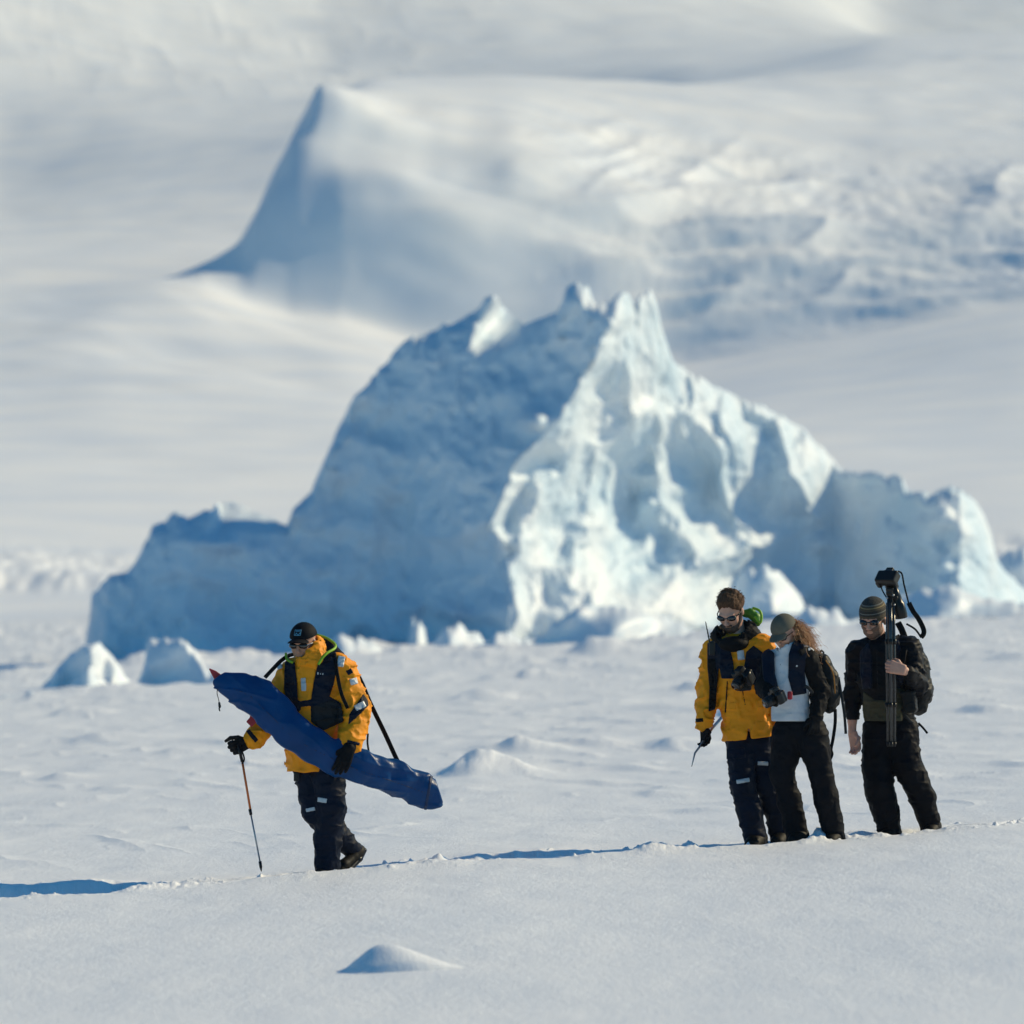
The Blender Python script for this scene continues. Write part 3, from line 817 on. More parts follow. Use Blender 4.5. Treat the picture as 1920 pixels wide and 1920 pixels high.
def beanie_mat():
    m = bpy.data.materials.new("striped_knit"); m.use_nodes = True
    t = m.node_tree; b = t.nodes["Principled BSDF"]; b.inputs["Roughness"].default_value = .9
    tc = t.nodes.new("ShaderNodeTexCoord"); sp = t.nodes.new("ShaderNodeSeparateXYZ"); t.links.new(tc.outputs["Object"], sp.inputs[0])
    mr = t.nodes.new("ShaderNodeMapRange"); mr.inputs["From Min"].default_value = .0; mr.inputs["From Max"].default_value = .15
    t.links.new(sp.outputs["Z"], mr.inputs["Value"])
    r = t.nodes.new("ShaderNodeValToRGB"); r.color_ramp.interpolation = 'CONSTANT'
    e = r.color_ramp.elements
    dk = (.030, .030, .026, 1); br = (.075, .060, .038, 1); tan = (.26, .20, .09, 1); gr = (.17, .18, .16, 1)
    cols = [(0, tan), (.10, br), (.30, dk), (.40, gr), (.44, dk), (.56, br), (.66, tan), (.70, br), (.78, gr), (.82, dk)]
    e[0].position = 0; e[0].color = cols[0][1]; e[1].position = cols[1][0]; e[1].color = cols[1][1]
    for p, c in cols[2:]:
        q = e.new(p); q.color = c
    t.links.new(mr.outputs[0], r.inputs[0]); t.links.new(r.outputs[0], b.inputs["Base Color"])
    wv = t.nodes.new("ShaderNodeTexNoise"); wv.inputs["Scale"].default_value = 160; t.links.new(tc.outputs["Object"], wv.inputs[0])
    bp = t.nodes.new("ShaderNodeBump"); bp.inputs["Distance"].default_value = .004; t.links.new(wv.outputs["Fac"], bp.inputs["Height"]); t.links.new(bp.outputs[0], b.inputs["Normal"])
    return m
M_KNIT = beanie_mat()

def band(lo_, hi_, *segs, coarse=.012):
    """axis with fine steps inside segs [(a,b,step)] and coarse steps elsewhere"""
    x = lo_; out = [x]
    while x < hi_:
        st = coarse
        for a, b, s in segs:
            if a - s <= x <= b: st = min(st, s)
        nx = x + st
        for a, b, s in segs:
            if x < a - s < nx: nx = a - s + 1e-6
        out.append(nx); x = nx
    return np.array(out)


def region(g, d, lo, hi, f, k=.02):
    sl = tuple(slice(max(int(np.searchsorted(a, lo[i])) - 1, 0), int(np.searchsorted(a, hi[i])) + 1) for i, a in enumerate((g.xs, g.ys, g.zs)))
    o = G.__new__(G); o.X, o.Y, o.Z = g.X[sl], g.Y[sl], g.Z[sl]; o.xs, o.ys, o.zs = g.xs[sl[0]], g.ys[sl[1]], g.zs[sl[2]]
    if o.X.size: d[sl] = smin(d[sl], f(o), k)
    return d

class Fig:
    """a walking figure laid out from joints (px, py, depth offset in m, radius in px)"""
    def __init__(s, Y, foot, head, fwd, hs=1.0, roll=0.0):
        s.Y = Y; s.sc = F / Y
        s.foot = W(*foot[:2], Y)
        s.hc = s.P(*head); s.hs = hs
        s.R = frame(fwd, roll=roll)
    def P(s, px, py, dy=0.0):
        return W(px, py, s.Y + dy)
    def N(s, j):
        return (s.P(j[0], j[1], j[2]), j[3] / s.sc)
    def limb(s, g, js, k=.03, sq=1.0, grow=0.0):
        return chain(g, [(p, r + grow) for p, r in map(s.N, js)], k, sq)
    def H(s, x, y, z):
        return s.hc + s.R @ (np.array((x, y, z)) * s.hs)
    def headlocal(s, g):
        o = local(g, s.hc, s.R)
        o.X = o.X / s.hs; o.Y = o.Y / s.hs; o.Z = o.Z / s.hs
        return o
    def box(s, js, pad=.05):
        P = np.array([s.P(j[0], j[1], j[2]) for j in js]); r = max(j[3] for j in js) / s.sc + pad
        return P.min(0) - r, P.max(0) + r

def make_body(fig, label, segs, skin, hands=(), neck=None, sq=.68):
    """one continuous body: torso, limbs, neck, head; slimmer than the clothes worn over it"""
    allj = [j for js, _ in segs for j in js]
    lo, hi = fig.box(allj)
    hr = .17 * fig.hs
    hlo = fig.hc - hr; hhi = fig.hc + hr
    lo = np.minimum(lo, hlo); hi = np.maximum(hi, hhi)
    sx = [(hlo[0], hhi[0], .006)]; sy_ = [(hlo[1], hhi[1], .006)]; sz_ = [(hlo[2], hhi[2], .006)]
    for ch in hands:
        a, b = bounds(ch, .02)
        lo = np.minimum(lo, a - .02); hi = np.maximum(hi, b + .02)
        sx.append((a[0], b[0], .0045)); sy_.append((a[1], b[1], .0045)); sz_.append((a[2], b[2], .0045))
    ax = [band(lo[0], hi[0], *sx, coarse=.014), band(lo[1], hi[1], *sy_, coarse=.014), band(lo[2], hi[2], *sz_, coarse=.014)]
    def fn(g):
        d = None
        for js, q in segs:
            c = fig.limb(g, js, .03, q, grow=-.028 if q != .99 else -.012)
            d = c if d is None else smin(d, c, .03)
        if neck is not None:
            d = smin(d, chain(g, [(fig.H(0, -.02, -.07), .056 * fig.hs), (fig.P(*neck), .062)], .02), .03)
        d = region(g, d, hlo, hhi, lambda o: head_sdf(fig.headlocal(o)) * fig.hs, .015)
        for ch in hands:
            a, b = bounds(ch, .03)
            d = region(g, d, a, b, lambda o: hand_sdf(o, ch), .006)
        return d
    o = sdf_mesh("person", fn, None, None, ax, skin, origin=tuple(fig.foot))
    return tag(o, label, "person")

def patch(name, fig, base, off, polys, m, parent, front=None, vox=.006, dy=0.0, th=.0):
    """a piece of cloth or tape lying on the garment 'base': its outline is cut from the garment's own surface"""
    Yq = fig.Y + dy
    PP = [[((x - 960) / F * Yq, H + (HZ - y) / F * Yq) for x, y in p] for p in polys]
    A = np.array([q for p in PP for q in p])
    yf = fig.Y + (0.0 if front is None else front)
    lo = (A[:, 0].min() - .02, fig.Y - .55, A[:, 1].min() - .02); hi = (A[:, 0].max() + .02, yf + .02, A[:, 1].max() + .02)
    ax = [np.arange(lo[0], hi[0], vox), np.arange(lo[1], hi[1], .009), np.arange(lo[2], hi[2], vox)]
    def fn(g):
        d = base(g) - off
        p = None
        for q in PP:
            c = poly2(g, q); p = c if p is None else np.minimum(p, c)
        d = np.maximum(d, p)
        d = np.maximum(d, g.Y - yf)
        return np.maximum(d, -(base(g) + .012)) if th else d
    return sdf_mesh(name, fn, None, None, ax, m, parent=parent, origin=tuple(WL[parent.name]))

def rect(cx, cy, w_, h_, a=0.0):
    c, s = math.cos(math.radians(a)), math.sin(math.radians(a))
    return [(cx + x * c - y * s, cy + x * s + y * c) for x, y in ((-w_ / 2, -h_ / 2), (w_ / 2, -h_ / 2), (w_ / 2, h_ / 2), (-w_ / 2, h_ / 2))]

def head_part(name, fig, fn, lo, hi, vox, m, parent):
    """a mesh built in the head's own frame (x right, y forward, z up)"""
    k = fig.hs
    def f2(g):
        o = G.__new__(G); o.X, o.Y, o.Z = g.X / k, g.Y / k, g.Z / k
        return fn(o) * k
    return sdf_mesh(name, f2, [v * k for v in lo], [v * k for v in hi], vox, m, parent=parent, origin=tuple(fig.hc), rot=fig.R)

def sunglasses(fig, parent, m_arm=None):
    def lens(q):
        d = None
        for s in (-1, 1):
            e = ell(q, (s * .034, .084, .001), (.034, .023, .0215))
            e = np.maximum(e, -ell(q, (s * .030, .072, .0), (.030, .022, .022)))
            d = e if d is None else smin(d, e, .006)
        return smin(d, cone(q, (-.012, .101, .006), (.012, .101, .006), .004, .004), .004)
    o = head_part("sunglasses", fig, lens, (-.08, .05, -.03), (.08, .12, .03), .0035, M_LENS, parent)
    for s in (-1, 1):
        def arm(q):
            return chain(q, [((s * .060, .082, .006), .0045), ((s * .076, .050, .008), .004), ((s * .082, -.010, .004), .0035)], .003)
        a = head_part("temple", fig, arm, (min(s * .095, s * .04), -.03, -.01), (max(s * .095, s * .04), .1, .02), .004, m_arm or M_BLKP, o)
        a.matrix_local = Matrix.Identity(4)
    return o

def dome(q, off, zcut=.03, tilt=.25, inner=.004):
    e = ell(q, (0, -.012, .035), (.076 + off, .096 + off, .086 + off))
    i = ell(q, (0, -.012, .035), (.076 + inner, .096 + inner, .086 + inner))
    d = np.maximum(e, zcut + tilt * q.Y - q.Z)
    return np.maximum(d, -i)

def peaked_cap(fig, parent, m, badge=None, droop=.0, off=.014, zc=.045):
    def f(q):
        d = dome(q, off, zcut=zc, tilt=-.05)
        return smin(d, ell(q, (0, -.012, .035 + .086 + off), (.008, .008, .004)), .004)
    c = head_part("cap", fig, f, (-.10, -.12, .0), (.10, .11, .15), .0045, m, parent)
    def bill(q):
        x, y = q.X, q.Y - .070
        z = q.Z - (zc + .004) + droop * y + 5.5 * x * x + 1.2 * y * y
        r = np.sqrt((x / .072) ** 2 + (y / .092) ** 2) - 1
        return np.maximum(np.maximum(r * .07, np.abs(z) - .0045), -(y + .005))
    b = head_part("brim", fig, bill, (-.08, .05, -.06), (.08, .18, .07), .004, m, c)
    b.matrix_local = Matrix.Identity(4)
    if badge:
        def bd(q):
            e = ell(q, (0, -.012, .035), (.076 + off + .002, .096 + off + .002, .086 + off + .002))
            return np.maximum(np.maximum(e, np.abs(q.X) - badge[0]), np.maximum(np.abs(q.Z - badge[2]) - badge[1], -q.Y))
        k = head_part("badge", fig, bd, (-.04, .02, .03), (.04, .11, .12), .003, M_BLKP, c)
        k.matrix_local = Matrix.Identity(4)
        def fr(q):
            e = ell(q, (0, -.012, .035), (.076 + off + .003, .096 + off + .003, .086 + off + .003))
            o = np.maximum(np.abs(q.X) - badge[0], np.abs(q.Z - badge[2]) - badge[1])
            line = np.abs(o + .004) - .0018
            x, z = q.X, q.Z - badge[2]
            peak = np.maximum(np.abs(z + .008 - .006 * np.sin(x * 260)) - .0035, o + .006)
            top = np.maximum(np.abs(z - .010) - .0018, np.abs(x) - .016)
            return np.maximum(np.maximum(e, -q.Y), np.minimum(np.minimum(line, peak), top))
        k2 = head_part("stitching", fig, fr, (-.04, .02, .03), (.04, .11, .12), .0022, M_CYAN, c)
        k2.matrix_local = Matrix.Identity(4)
    return c

def world_fix(o):
    bpy.context.view_layer.update(); o.matrix_world = Matrix.Translation(Vector(WL[o.name])); return o

def strands(name, roots, n, m, parent, origin, seed, jit=.020, thick=.0028, curl=1.0):
    r = np.random.RandomState(seed); V = []; Q = []
    for i in range(n):
        a, b, L, sag = roots[r.randint(len(roots))]
        p = np.array(a) + r.randn(3) * jit
        d = np.array(b) + r.randn(3) * .30; d /= np.linalg.norm(d)
        L = L * (.45 + .75 * r.rand()); rad = thick * (.7 + .6 * r.rand())
        u = np.cross(d, (0, 0, 1)); u /= np.linalg.norm(u); v = np.cross(d, u)
        cr = (.007 + .012 * r.rand()) * curl; tw = 2 * math.pi * L / (.045 + .03 * r.rand()); ph = r.rand() * 6.28
        m_ = 16; c0 = len(V)
        for k in range(m_):
            t = k / (m_ - 1)
            c = p + d * L * t + np.array((0, 0, -1)) * sag * L * t * t + (u * math.cos(ph + tw * t) + v * math.sin(ph + tw * t)) * cr * min(1, t * 3)
            rr_ = rad * (1 - .6 * t)
            V += [c + u * rr_, c - u * rr_ * .5 + v * rr_ * .87, c - u * rr_ * .5 - v * rr_ * .87]
            if k:
                q = c0 + (k - 1) * 3
                for s in range(3): Q.append((q + s, q + 3 + s, q + 3 + (s + 1) % 3, q + (s + 1) % 3))
    return mesh_np(name, V, Q, m, parent=parent, origin=origin)
# ================================================================== walker with the blue bag
A = Fig(60.1, (615, 1628), (569, 1205, -.01), (-.36, -.90, -.24), hs=1.06)
A_arm1 = [(540, 1270, .07, 25), (509, 1345, .02, 24), (474, 1386, -.12, 19)]
A_arm2 = [(644, 1264, -.04, 27), (667, 1335, -.08, 29), (658, 1392, -.22, 22)]
A_torso = [(590, 1268, 0, 46), (592, 1310, 0, 51), (591, 1365, 0, 50), (594, 1415, 0, 55), (594, 1450, 0, 56)]
A_sh = [(556, 1262, .05, 31), (630, 1254, -.04, 31)]
A_leg1 = [(614, 1440, -.05, 33), (620, 1512, -.09, 27), (615, 1575, -.05, 25), (613, 1645, -.02, 23)]
A_leg2 = [(580, 1445, .05, 30), (591, 1522, -.02, 24), (628, 1562, .16, 23), (662, 1594, .28, 19)]
A_foot = [(676, 1593, .30, 9), (664, 1606, .26, 12), (645, 1622, .16, 11), (640, 1630, .13, 9)]
person_a = make_body(A, "man in orange jacket and dark peaked cap carrying the long blue bag",
    [(A_torso[:3] + [(592, 1415, 0, 40)], .66), (A_sh, .8), (A_arm1 + [(465, 1392, -.13, 11)], 1.), (A_arm2 + [(650, 1416, -.28, 16)], 1.), (A_leg1, 1.), (A_leg2, 1.), (A_foot, .99)], M_SKIN, neck=(596, 1245, .02))
hemA = A.P(0, 1447)[2]
def jacketA(g, f=True):
    d = A.limb(g, A_torso, .03, .76)
    d = smin(d, A.limb(g, A_sh, .03, .85), .05)
    d = smin(d, A.limb(g, A_arm1, .03), .035)
    d = smin(d, A.limb(g, A_arm2, .03), .030)
    d = d + fold(g, .013, 8.0, 1)
    return np.maximum(d, hemA + .004 * np.sin(g.X * 40) - g.Z)
O = tuple(A.foot)
jl, jh = A.box(A_torso + A_sh + A_arm1 + A_arm2, .03)
jk = sdf_mesh("jacket", jacketA, jl, jh, .0095, M_YEL, parent=person_a, origin=O)
def collarA(g):
    d = A.limb(g, [(590, 1252, 0, 33), (584, 1236, -.03, 30), (587, 1218, .01, 24), (594, 1205, .05, 15)], .02, .95)
    q = A.headlocal(g)
    hd = ell(q, (0, 0, -.01), (.088, .118, .125))
    d = np.maximum(d, -hd)
    d = np.maximum(d, -ell(q, (.0, .12, -.005), (.065, .09, .070)))
    return d + fold(g, .007, 14, 4)
sdf_mesh("collar", collarA, A.P(545, 1262) - (0, .18, 0), A.P(630, 1180) + (0, .18, 0), .006, M_YEL, parent=jk, origin=O)
def hoodA(g):
    d = A.limb(g, [(596, 1204, .11, 11), (616, 1214, .10, 15), (631, 1232, .06, 14), (634, 1246, -.01, 9)], .02)
    return d + fold(g, .004, 12, 6)
hd = sdf_mesh("hood", hoodA, A.P(580, 1262) - (0, .15, 0), A.P(655, 1185) + (0, .2, 0), .007, M_NAVY, parent=jk, origin=O)
tube("hood_trim", smoothpts([A.P(592, 1190, .08), A.P(612, 1196, .06), A.P(628, 1208, .02), A.P(627, 1216, -.07), A.P(614, 1224, -.13), A.P(604, 1234, -.155), A.P(597, 1246, -.17)]), .0095, M_LIME, parent=hd, origin=O)
tube("hood_trim", smoothpts([A.P(536, 1225, .02), A.P(538, 1236, -.02), A.P(548, 1242, -.08)], 10), .009, M_LIME, parent=hd, origin=O)
# float vest
PA1 = [(534, 1242), (541, 1236), (553, 1242), (557, 1275), (560, 1318), (566, 1330), (548, 1345), (538, 1320), (533, 1290)]
PA2 = [(600, 1234), (618, 1222), (630, 1222), (634, 1248), (627, 1280), (619, 1305), (640, 1318), (645, 1352), (606, 1370), (584, 1352), (583, 1318), (588, 1285), (594, 1255)]
PA3 = [(556, 1314), (590, 1310), (590, 1322), (556, 1327)]
vest = patch("float_vest", A, jacketA, .016, [PA1, PA2, PA3], M_NAVYV, person_a, front=.0)
patch("vest_pocket", A, jacketA, .024, [[(586, 1324), (620, 1312), (641, 1322), (645, 1350), (608, 1367), (587, 1352)]], M_GREY, vest, front=.0)
patch("storm_flap", A, jacketA, .012, [[(558, 1232), (592, 1228), (592, 1262), (586, 1300), (583, 1400), (562, 1400), (561, 1300), (556, 1262)]], M_YEL, jk, front=.0)
patch("reflective_tab", A, jacketA, .020, [rect(570, 1283, 10, 25, -4)], M_REFL, jk, front=.0, vox=.005)
patch("reflective_tab", A, jacketA, .030, [rect(640, 1240, 13, 20, 10)], M_REFL, vest, front=.02, vox=.005)
patch("reflective_tab", A, jacketA, .020, [rect(524, 1250, 10, 9, -20)], M_REFL, vest, front=.06, vox=.005)
patch("vest_lettering", A, jacketA, .020, [rect(597, 1262, 3, 5), rect(602, 1263, 2.4, 4), rect(606, 1263, 2.4, 4), rect(610, 1264, 2.4, 4)], M_WHITE, vest, front=.0, vox=.003)
patch("sleeve_band", A, jacketA, .007, [[(654, 1358), (656, 1338), (682, 1300), (690, 1312), (692, 1322), (668, 1346)]], M_NAVY, jk, front=.02)
patch("reflective_tab", A, jacketA, .013, [rect(676, 1323, 21, 12, -28)], M_REFL, jk, front=.0, vox=.005)
patch("sleeve_badge", A, jacketA, .008, [rect(664, 1277, 14, 12, -15)], M_WHITE, jk, front=.02, vox=.005)
patch("sleeve_badge", A, jacketA, .009, [rect(656, 1259, 11, 10, -30)], M_NAVY, jk, front=.02, vox=.005)
patch("cuff_strap", A, jacketA, .007, [rect(664, 1391, 24, 6, 14)], M_NAVY, jk, front=.02, vox=.005)
patch("cuff_strap", A, jacketA, .006, [[(462, 1370), (469, 1366), (486, 1386), (480, 1392)]], M_NAVY, jk, front=.02, vox=.005)
tube("strap", smoothpts([A.P(627, 1226, -.10), A.P(632, 1262, -.20), A.P(640, 1300, -.21), A.P(652, 1328, -.215)], 14), .01, M_BLK, parent=vest, origin=O, flat=(.013, .006))
# trousers
def trousersA(g):
    d = A.limb(g, A_leg1, .03)
    d = smin(d, A.limb(g, A_leg2, .03), .02)
    d = smin(d, A.limb(g, [(578, 1420, .02, 30), (616, 1420, -.02, 32)], .03, .8), .03)
    return d + fold(g, .009, 8, 11)
tl, th_ = A.box(A_leg1 + A_leg2, .02)
tr = sdf_mesh("trousers", trousersA, tl, th_, .0095, M_NAVY, parent=person_a, origin=O)
patch("reflective_tab", A, trousersA, .006, [rect(605, 1499, 18, 9, 8)], M_REFL, tr, front=0, vox=.005)
patch("reflective_tab", A, trousersA, .006, [rect(583, 1517, 18, 7, -12)], M_REFL, tr, front=.08, vox=.005)
def bootA(g):
    d = A.limb(g, A_foot, .015, 1.3)
    return smin(d, A.limb(g, [(664, 1596, .28, 15), (670, 1600, .28, 13)], .01), .02)
lo, hi = A.box(A_foot, .03)
bt = sdf_mesh("boot", bootA, lo, hi, .006, M_BOOT, parent=person_a, origin=O)
def sole(g):
    return A.limb(g, [(683, 1594, .31, 5), (674, 1610, .27, 6), (655, 1630, .17, 6)], .01, 2.0)
sdf_mesh("sole", sole, *A.box([(683, 1594, .31, 8), (655, 1630, .17, 8)], .04), .006, M_BLKP, parent=bt, origin=O)
sdf_mesh("boot", lambda g: A.limb(g, [(614, 1636, 0, 19), (604, 1646, -.12, 15)], .015), *A.box([(614, 1636, 0, 19), (604, 1646, -.12, 15)], .02), .008, M_BOOT, parent=person_a, origin=O)
peaked_cap(A, person_a, M_CAPD, badge=(.026, .019, .088), droop=-.02)
sunglasses(A, person_a, M_METAL)
hand_obj("glove", A.P(466, 1391, -.13), (-.8, -.25, -.35), (-.45, -.2, .9), M_GLOVE, person_a, O, curl=.95, k=1.25, cuff=(A.P(480, 1384, -.10), .052))
hand_obj("glove", A.P(655, 1402, -.285), (-.35, -.30, -.85), (-.8, -.1, .3), M_GLOVE, person_a, O, curl=.32, k=1.30, cuff=(A.P(659, 1392, -.24), .058))

# ---- the long blue bag
BG = [(404, 1279, -.20, 5), (414, 1281, -.20, 12), (430, 1285, -.20, 21), (452, 1291, -.21, 28), (480, 1306, -.22, 32), (514, 1335, -.24, 34), (550, 1371, -.27, 31), (588, 1398, -.27, 32), (625, 1420, -.24, 30), (671, 1435, -.20, 29), (705, 1446, -.14, 27), (740, 1457, -.07, 29), (780, 1477, .02, 29), (808, 1488, .06, 29)]
def bagfn(g):
    d = A.limb(g, BG, .05, .52)
    a = W(404, 1279, 60); b = W(804, 1489, 60); t = (b - a) / np.linalg.norm(b - a); n = np.array((t[2], 0, -t[0]))
    lx = (g.X - a[0]) * t[0] + (g.Z - a[2]) * t[2]; lz = (g.X - a[0]) * n[0] + (g.Z - a[2]) * n[2]
    cr = 1 - np.abs(vn(lx * 1.7, lz * 13 + 1.5 * np.sin(lx * 4), g.Y * 3, 9))
    cr2 = 1 - np.abs(vn(lx * 3.1 + lz * 4, lz * 9 - lx * 3, g.Y * 5, 19))
    d = d - .020 * (cr ** 6 - .2) - .012 * (cr2 ** 7 - .15)
    end = (g.X - float(A.P(826, 0)[0])) * .92 + (g.Z - float(A.P(0, 1490)[2])) * .30
    return np.maximum(d, end)
bag = sdf_mesh("long_bag", bagfn, *A.box(BG, .03), .0085, M_BLUE, origin=tuple(A.P(620, 1420, -.24)))
tag(bag, "long sagging blue tarpaulin bag slung under the arm of the man in the dark cap", "bag")
OB = tuple(bag.location)
tube("strap", smoothpts([A.P(497, 1270, -.19), A.P(513, 1253, -.12), A.P(528, 1238, -.03), A.P(545, 1228, .06), A.P(565, 1226, .14)], 16), .01, M_BLK, parent=bag, origin=OB, flat=(.014, .005))
tube("strap", smoothpts([A.P(640, 1226, .14), A.P(672, 1268, .17), A.P(694, 1318, .14), A.P(722, 1376, .03), A.P(744, 1424, -.06), A.P(753, 1438, -.10)], 24), .01, M_BLK, parent=bag, origin=OB, flat=(.016, .006))
tube("strap", smoothpts([A.P(690, 1376, .0), A.P(689, 1392, -.06), A.P(692, 1412, -.13)], 8), .01, M_BLK, parent=bag, origin=OB, flat=(.007, .004))
tube("drawcord", smoothpts([A.P(408, 1292, -.22), A.P(407, 1300, -.22), A.P(410, 1312, -.22), A.P(412, 1324, -.22)], 12), .0028, M_GREY, parent=bag, origin=OB)
sdf_mesh("toggle", lambda g: smin(cone(g, A.P(411, 1318, -.22), A.P(412, 1325, -.22), .008, .010), cone(g, A.P(411, 1329, -.22), A.P(412, 1333, -.22), .006, .005), .004), A.P(400, 1340, -.22) - .02, A.P(420, 1312, -.22) + .02, .004, M_BLKP, parent=bag, origin=OB)
M_SEAM = mat("dark_blue_seam", (.0004, .020, .075), rough=.6)
mid_ = [(436, 1288), (470, 1303), (512, 1343), (550, 1382), (600, 1409), (671, 1442), (740, 1465), (814, 1493)]
patch("seam", A, bagfn, .003, [mid_ + [(x - .6, y + 2.6) for x, y in mid_[::-1]]], M_SEAM, bag, front=0, vox=.004, dy=-.2)
patch("end_hem", A, bagfn, .005, [[(806, 1455), (812, 1455), (800, 1520), (794, 1520)]], M_SEAM, bag, front=.3, vox=.005)
# red flags rolled in the bag's mouth
def flagcloth(name, label, pts, th, seed):
    c = np.array([p[:2] for p in pts], float)
    lo = A.P(c[:, 0].min() - 4, c[:, 1].max() + 4, -.24); hi = A.P(c[:, 0].max() + 4, c[:, 1].min() - 4, -.10)
    PP = [((x - 960) / F * 59.95, H + (HZ - y) / F * 59.95) for x, y in c]
    yc = float(A.P(0, 0, -.17)[1])
    def fn(g):
        d = poly2(g, PP)
        return np.maximum(d - .004, np.abs(g.Y - yc - .03 * vn(g.X * 9, g.Z * 9, 0, seed)) - th)
    o = sdf_mesh(name, fn, lo, hi, .006, M_RED, origin=tuple(A.P(c[:, 0].mean(), c[:, 1].mean(), -.17)))
    return tag(o, label, "flag", "red flags carried with the blue bag")
flagcloth("flag", "pointed red flag tip sticking out of the mouth of the blue bag", [(393, 1254), (405, 1259), (420, 1270), (426, 1284), (410, 1282), (402, 1272)], .010, 3)
flagcloth("flag", "crumpled red cloth hanging below the upper part of the blue bag", [(437, 1306), (458, 1318), (478, 1330), (496, 1348), (482, 1352), (472, 1362), (463, 1353), (470, 1345), (468, 1332), (448, 1326), (439, 1316)], .014, 5)
# walking pole
wp = tube("walking_pole", [A.P(447, 1396, -.18), A.P(454, 1428, -.18)], [.013, .011], M_BLKP, origin=tuple(A.P(490, 1625, -.2)))
tag(wp, "orange and grey telescopic walking pole planted in the snow", "pole"); OW = tuple(wp.location)
tube("upper_shaft", [A.P(454, 1426, -.18), A.P(470, 1521, -.19)], .0085, M_ORANGE, parent=wp, origin=OW)
tube("joint", [A.P(468.6, 1517, -.19), A.P(470.6, 1528, -.19)], [.012, .011], M_BLKP, parent=wp, origin=OW)
tube("lower_shaft", [A.P(470.3, 1526, -.19), A.P(488, 1618, -.2)], .006, M_METAL, parent=wp, origin=OW)
tube("tip", [A.P(487.5, 1615, -.2), A.P(489, 1625, -.2), A.P(490, 1634, -.2)], [.011, .011, .003], M_BLKP, parent=wp, origin=OW)
tube("wrist_strap", smoothpts([A.P(448, 1402, -.20), A.P(455, 1412, -.22), A.P(458, 1424, -.21), A.P(454, 1432, -.20)], 12), .006, M_BLK, parent=wp, origin=OW)
rd = sdf_mesh("two_way_radio", lambda g: smin(rbox(g, A.P(555, 1456, -.08), (.016, .014, .034), rd=.006), cone(g, A.P(551, 1448, -.08), A.P(549, 1441, -.08), .006, .004), .004), A.P(545, 1470, -.08) - .02, A.P(565, 1440, -.08) + .02, .004, M_BLKP, origin=tuple(A.P(555, 1462, -.08)))
tag(rd, "small black radio clipped at the hem of the blue-bag carrier's jacket", "radio")

# ================================================================== bearded man
B = Fig(61.9, (1417, 1566), (1370, 1145, -.01), (-.35, -.78, -.60), hs=1.10)
B_sh = [(1345, 1222, .05, 28), (1426, 1216, -.04, 29)]
B_torso = [(1385, 1232, 0, 44), (1388, 1275, 0, 47), (1396, 1325, 0, 45), (1402, 1370, 0, 46), (1404, 1395, 0, 47)]
B_arm1 = [(1337, 1232, .05, 23), (1328, 1300, .04, 22), (1321, 1356, -.04, 17)]
B_arm2 = [(1432, 1228, -.04, 24), (1456, 1296, .06, 22), (1462, 1350, .04, 17)]
B_leg1 = [(1388, 1390, 0, 28), (1391, 1468, -.07, 23), (1405, 1520, -.04, 23), (1419, 1585, 0, 22)]
B_leg2 = [(1424, 1392, .04, 28), (1437, 1470, .02, 23), (1455, 1520, .08, 21), (1466, 1580, .12, 20)]
person_b = make_body(B, "bearded bareheaded man in orange jacket with black collar, head bowed, beside the woman",
    [(B_torso[:3] + [(1402, 1365, 0, 36)], .66), (B_sh, .8), (B_arm1 + [(1322, 1372, -.05, 12)], 1.), (B_arm2 + [(1462, 1370, .04, 12)], 1.), (B_leg1, 1.), (B_leg2, 1.)], M_SKINL, neck=(1385, 1205, .02))
OBP = tuple(B.foot)
hemB = B.P(0, 1386)[2]
def jacketB(g):
    d = B.limb(g, B_torso, .03, .78)
    d = smin(d, B.limb(g, B_sh, .03, .85), .045)
    d = smin(d, B.limb(g, B_arm1, .03), .022)
    d = smin(d, B.limb(g, B_arm2, .03), .022)
    d = d + fold(g, .013, 8.0, 21)
    x = g.X - float(B.P(1403, 0)[0])
    slit = np.maximum(np.abs(x) - (float(B.P(0, 1358)[2]) - g.Z) * .16, g.Z - float(B.P(0, 1358)[2]))
    d = np.maximum(d, -np.maximum(slit, g.Y - B.Y))
    return np.maximum(d, hemB + .12 * (g.X - float(B.P(1400, 0)[0])) * 1.0 - g.Z)
jl, jh = B.box(B_torso + B_sh + B_arm1 + B_arm2, .03)
jb = sdf_mesh("jacket", jacketB, jl, jh, .0095, M_YEL, parent=person_b, origin=OBP)
def collarB(g):
    o = (B.P(1380, 1193, .02)); r = 1 / B.sc
    d = ell(g, o, (47 * r, .155, 34 * r))
    d = np.maximum(d, -ell(g, B.P(1372, 1160, -.04), (34 * r, .17, 40 * r)))
    q = B.headlocal(g)
    d = np.maximum(d, -(ell(q, (0, .0, -.02), (.088, .115, .125))))
    d = np.maximum(d, -ell(q, (0, .13, -.06), (.07, .09, .085)))
    return d + fold(g, .006, 12, 24)
_c0 = collarB
def collarB(g):
    return smin(_c0(g), np.maximum(ell(g, B.P(1376, 1208, -.09), (.11, .085, .060)), -ell(B.headlocal(g), (0, 0, -.03), (.085, .112, .115))), .015)
cb = sdf_mesh("collar", collarB, B.P(1325, 1235) - (0, .18, 0), B.P(1435, 1145) + (0, .18, 0), .0065, M_BLK, parent=jb, origin=OBP)
def hoodB(g):
    return B.limb(g, [(1396, 1150, .09, 7), (1408, 1150, .09, 9), (1417, 1158, .07, 9), (1420, 1168, .05, 7)], .012) + fold(g, .003, 18, 25)
hb = sdf_mesh("hood", hoodB, *B.box([(1400, 1140, .11, 10), (1426, 1170, .04, 12)], .03), .006, M_GREEN, parent=jb, origin=OBP)
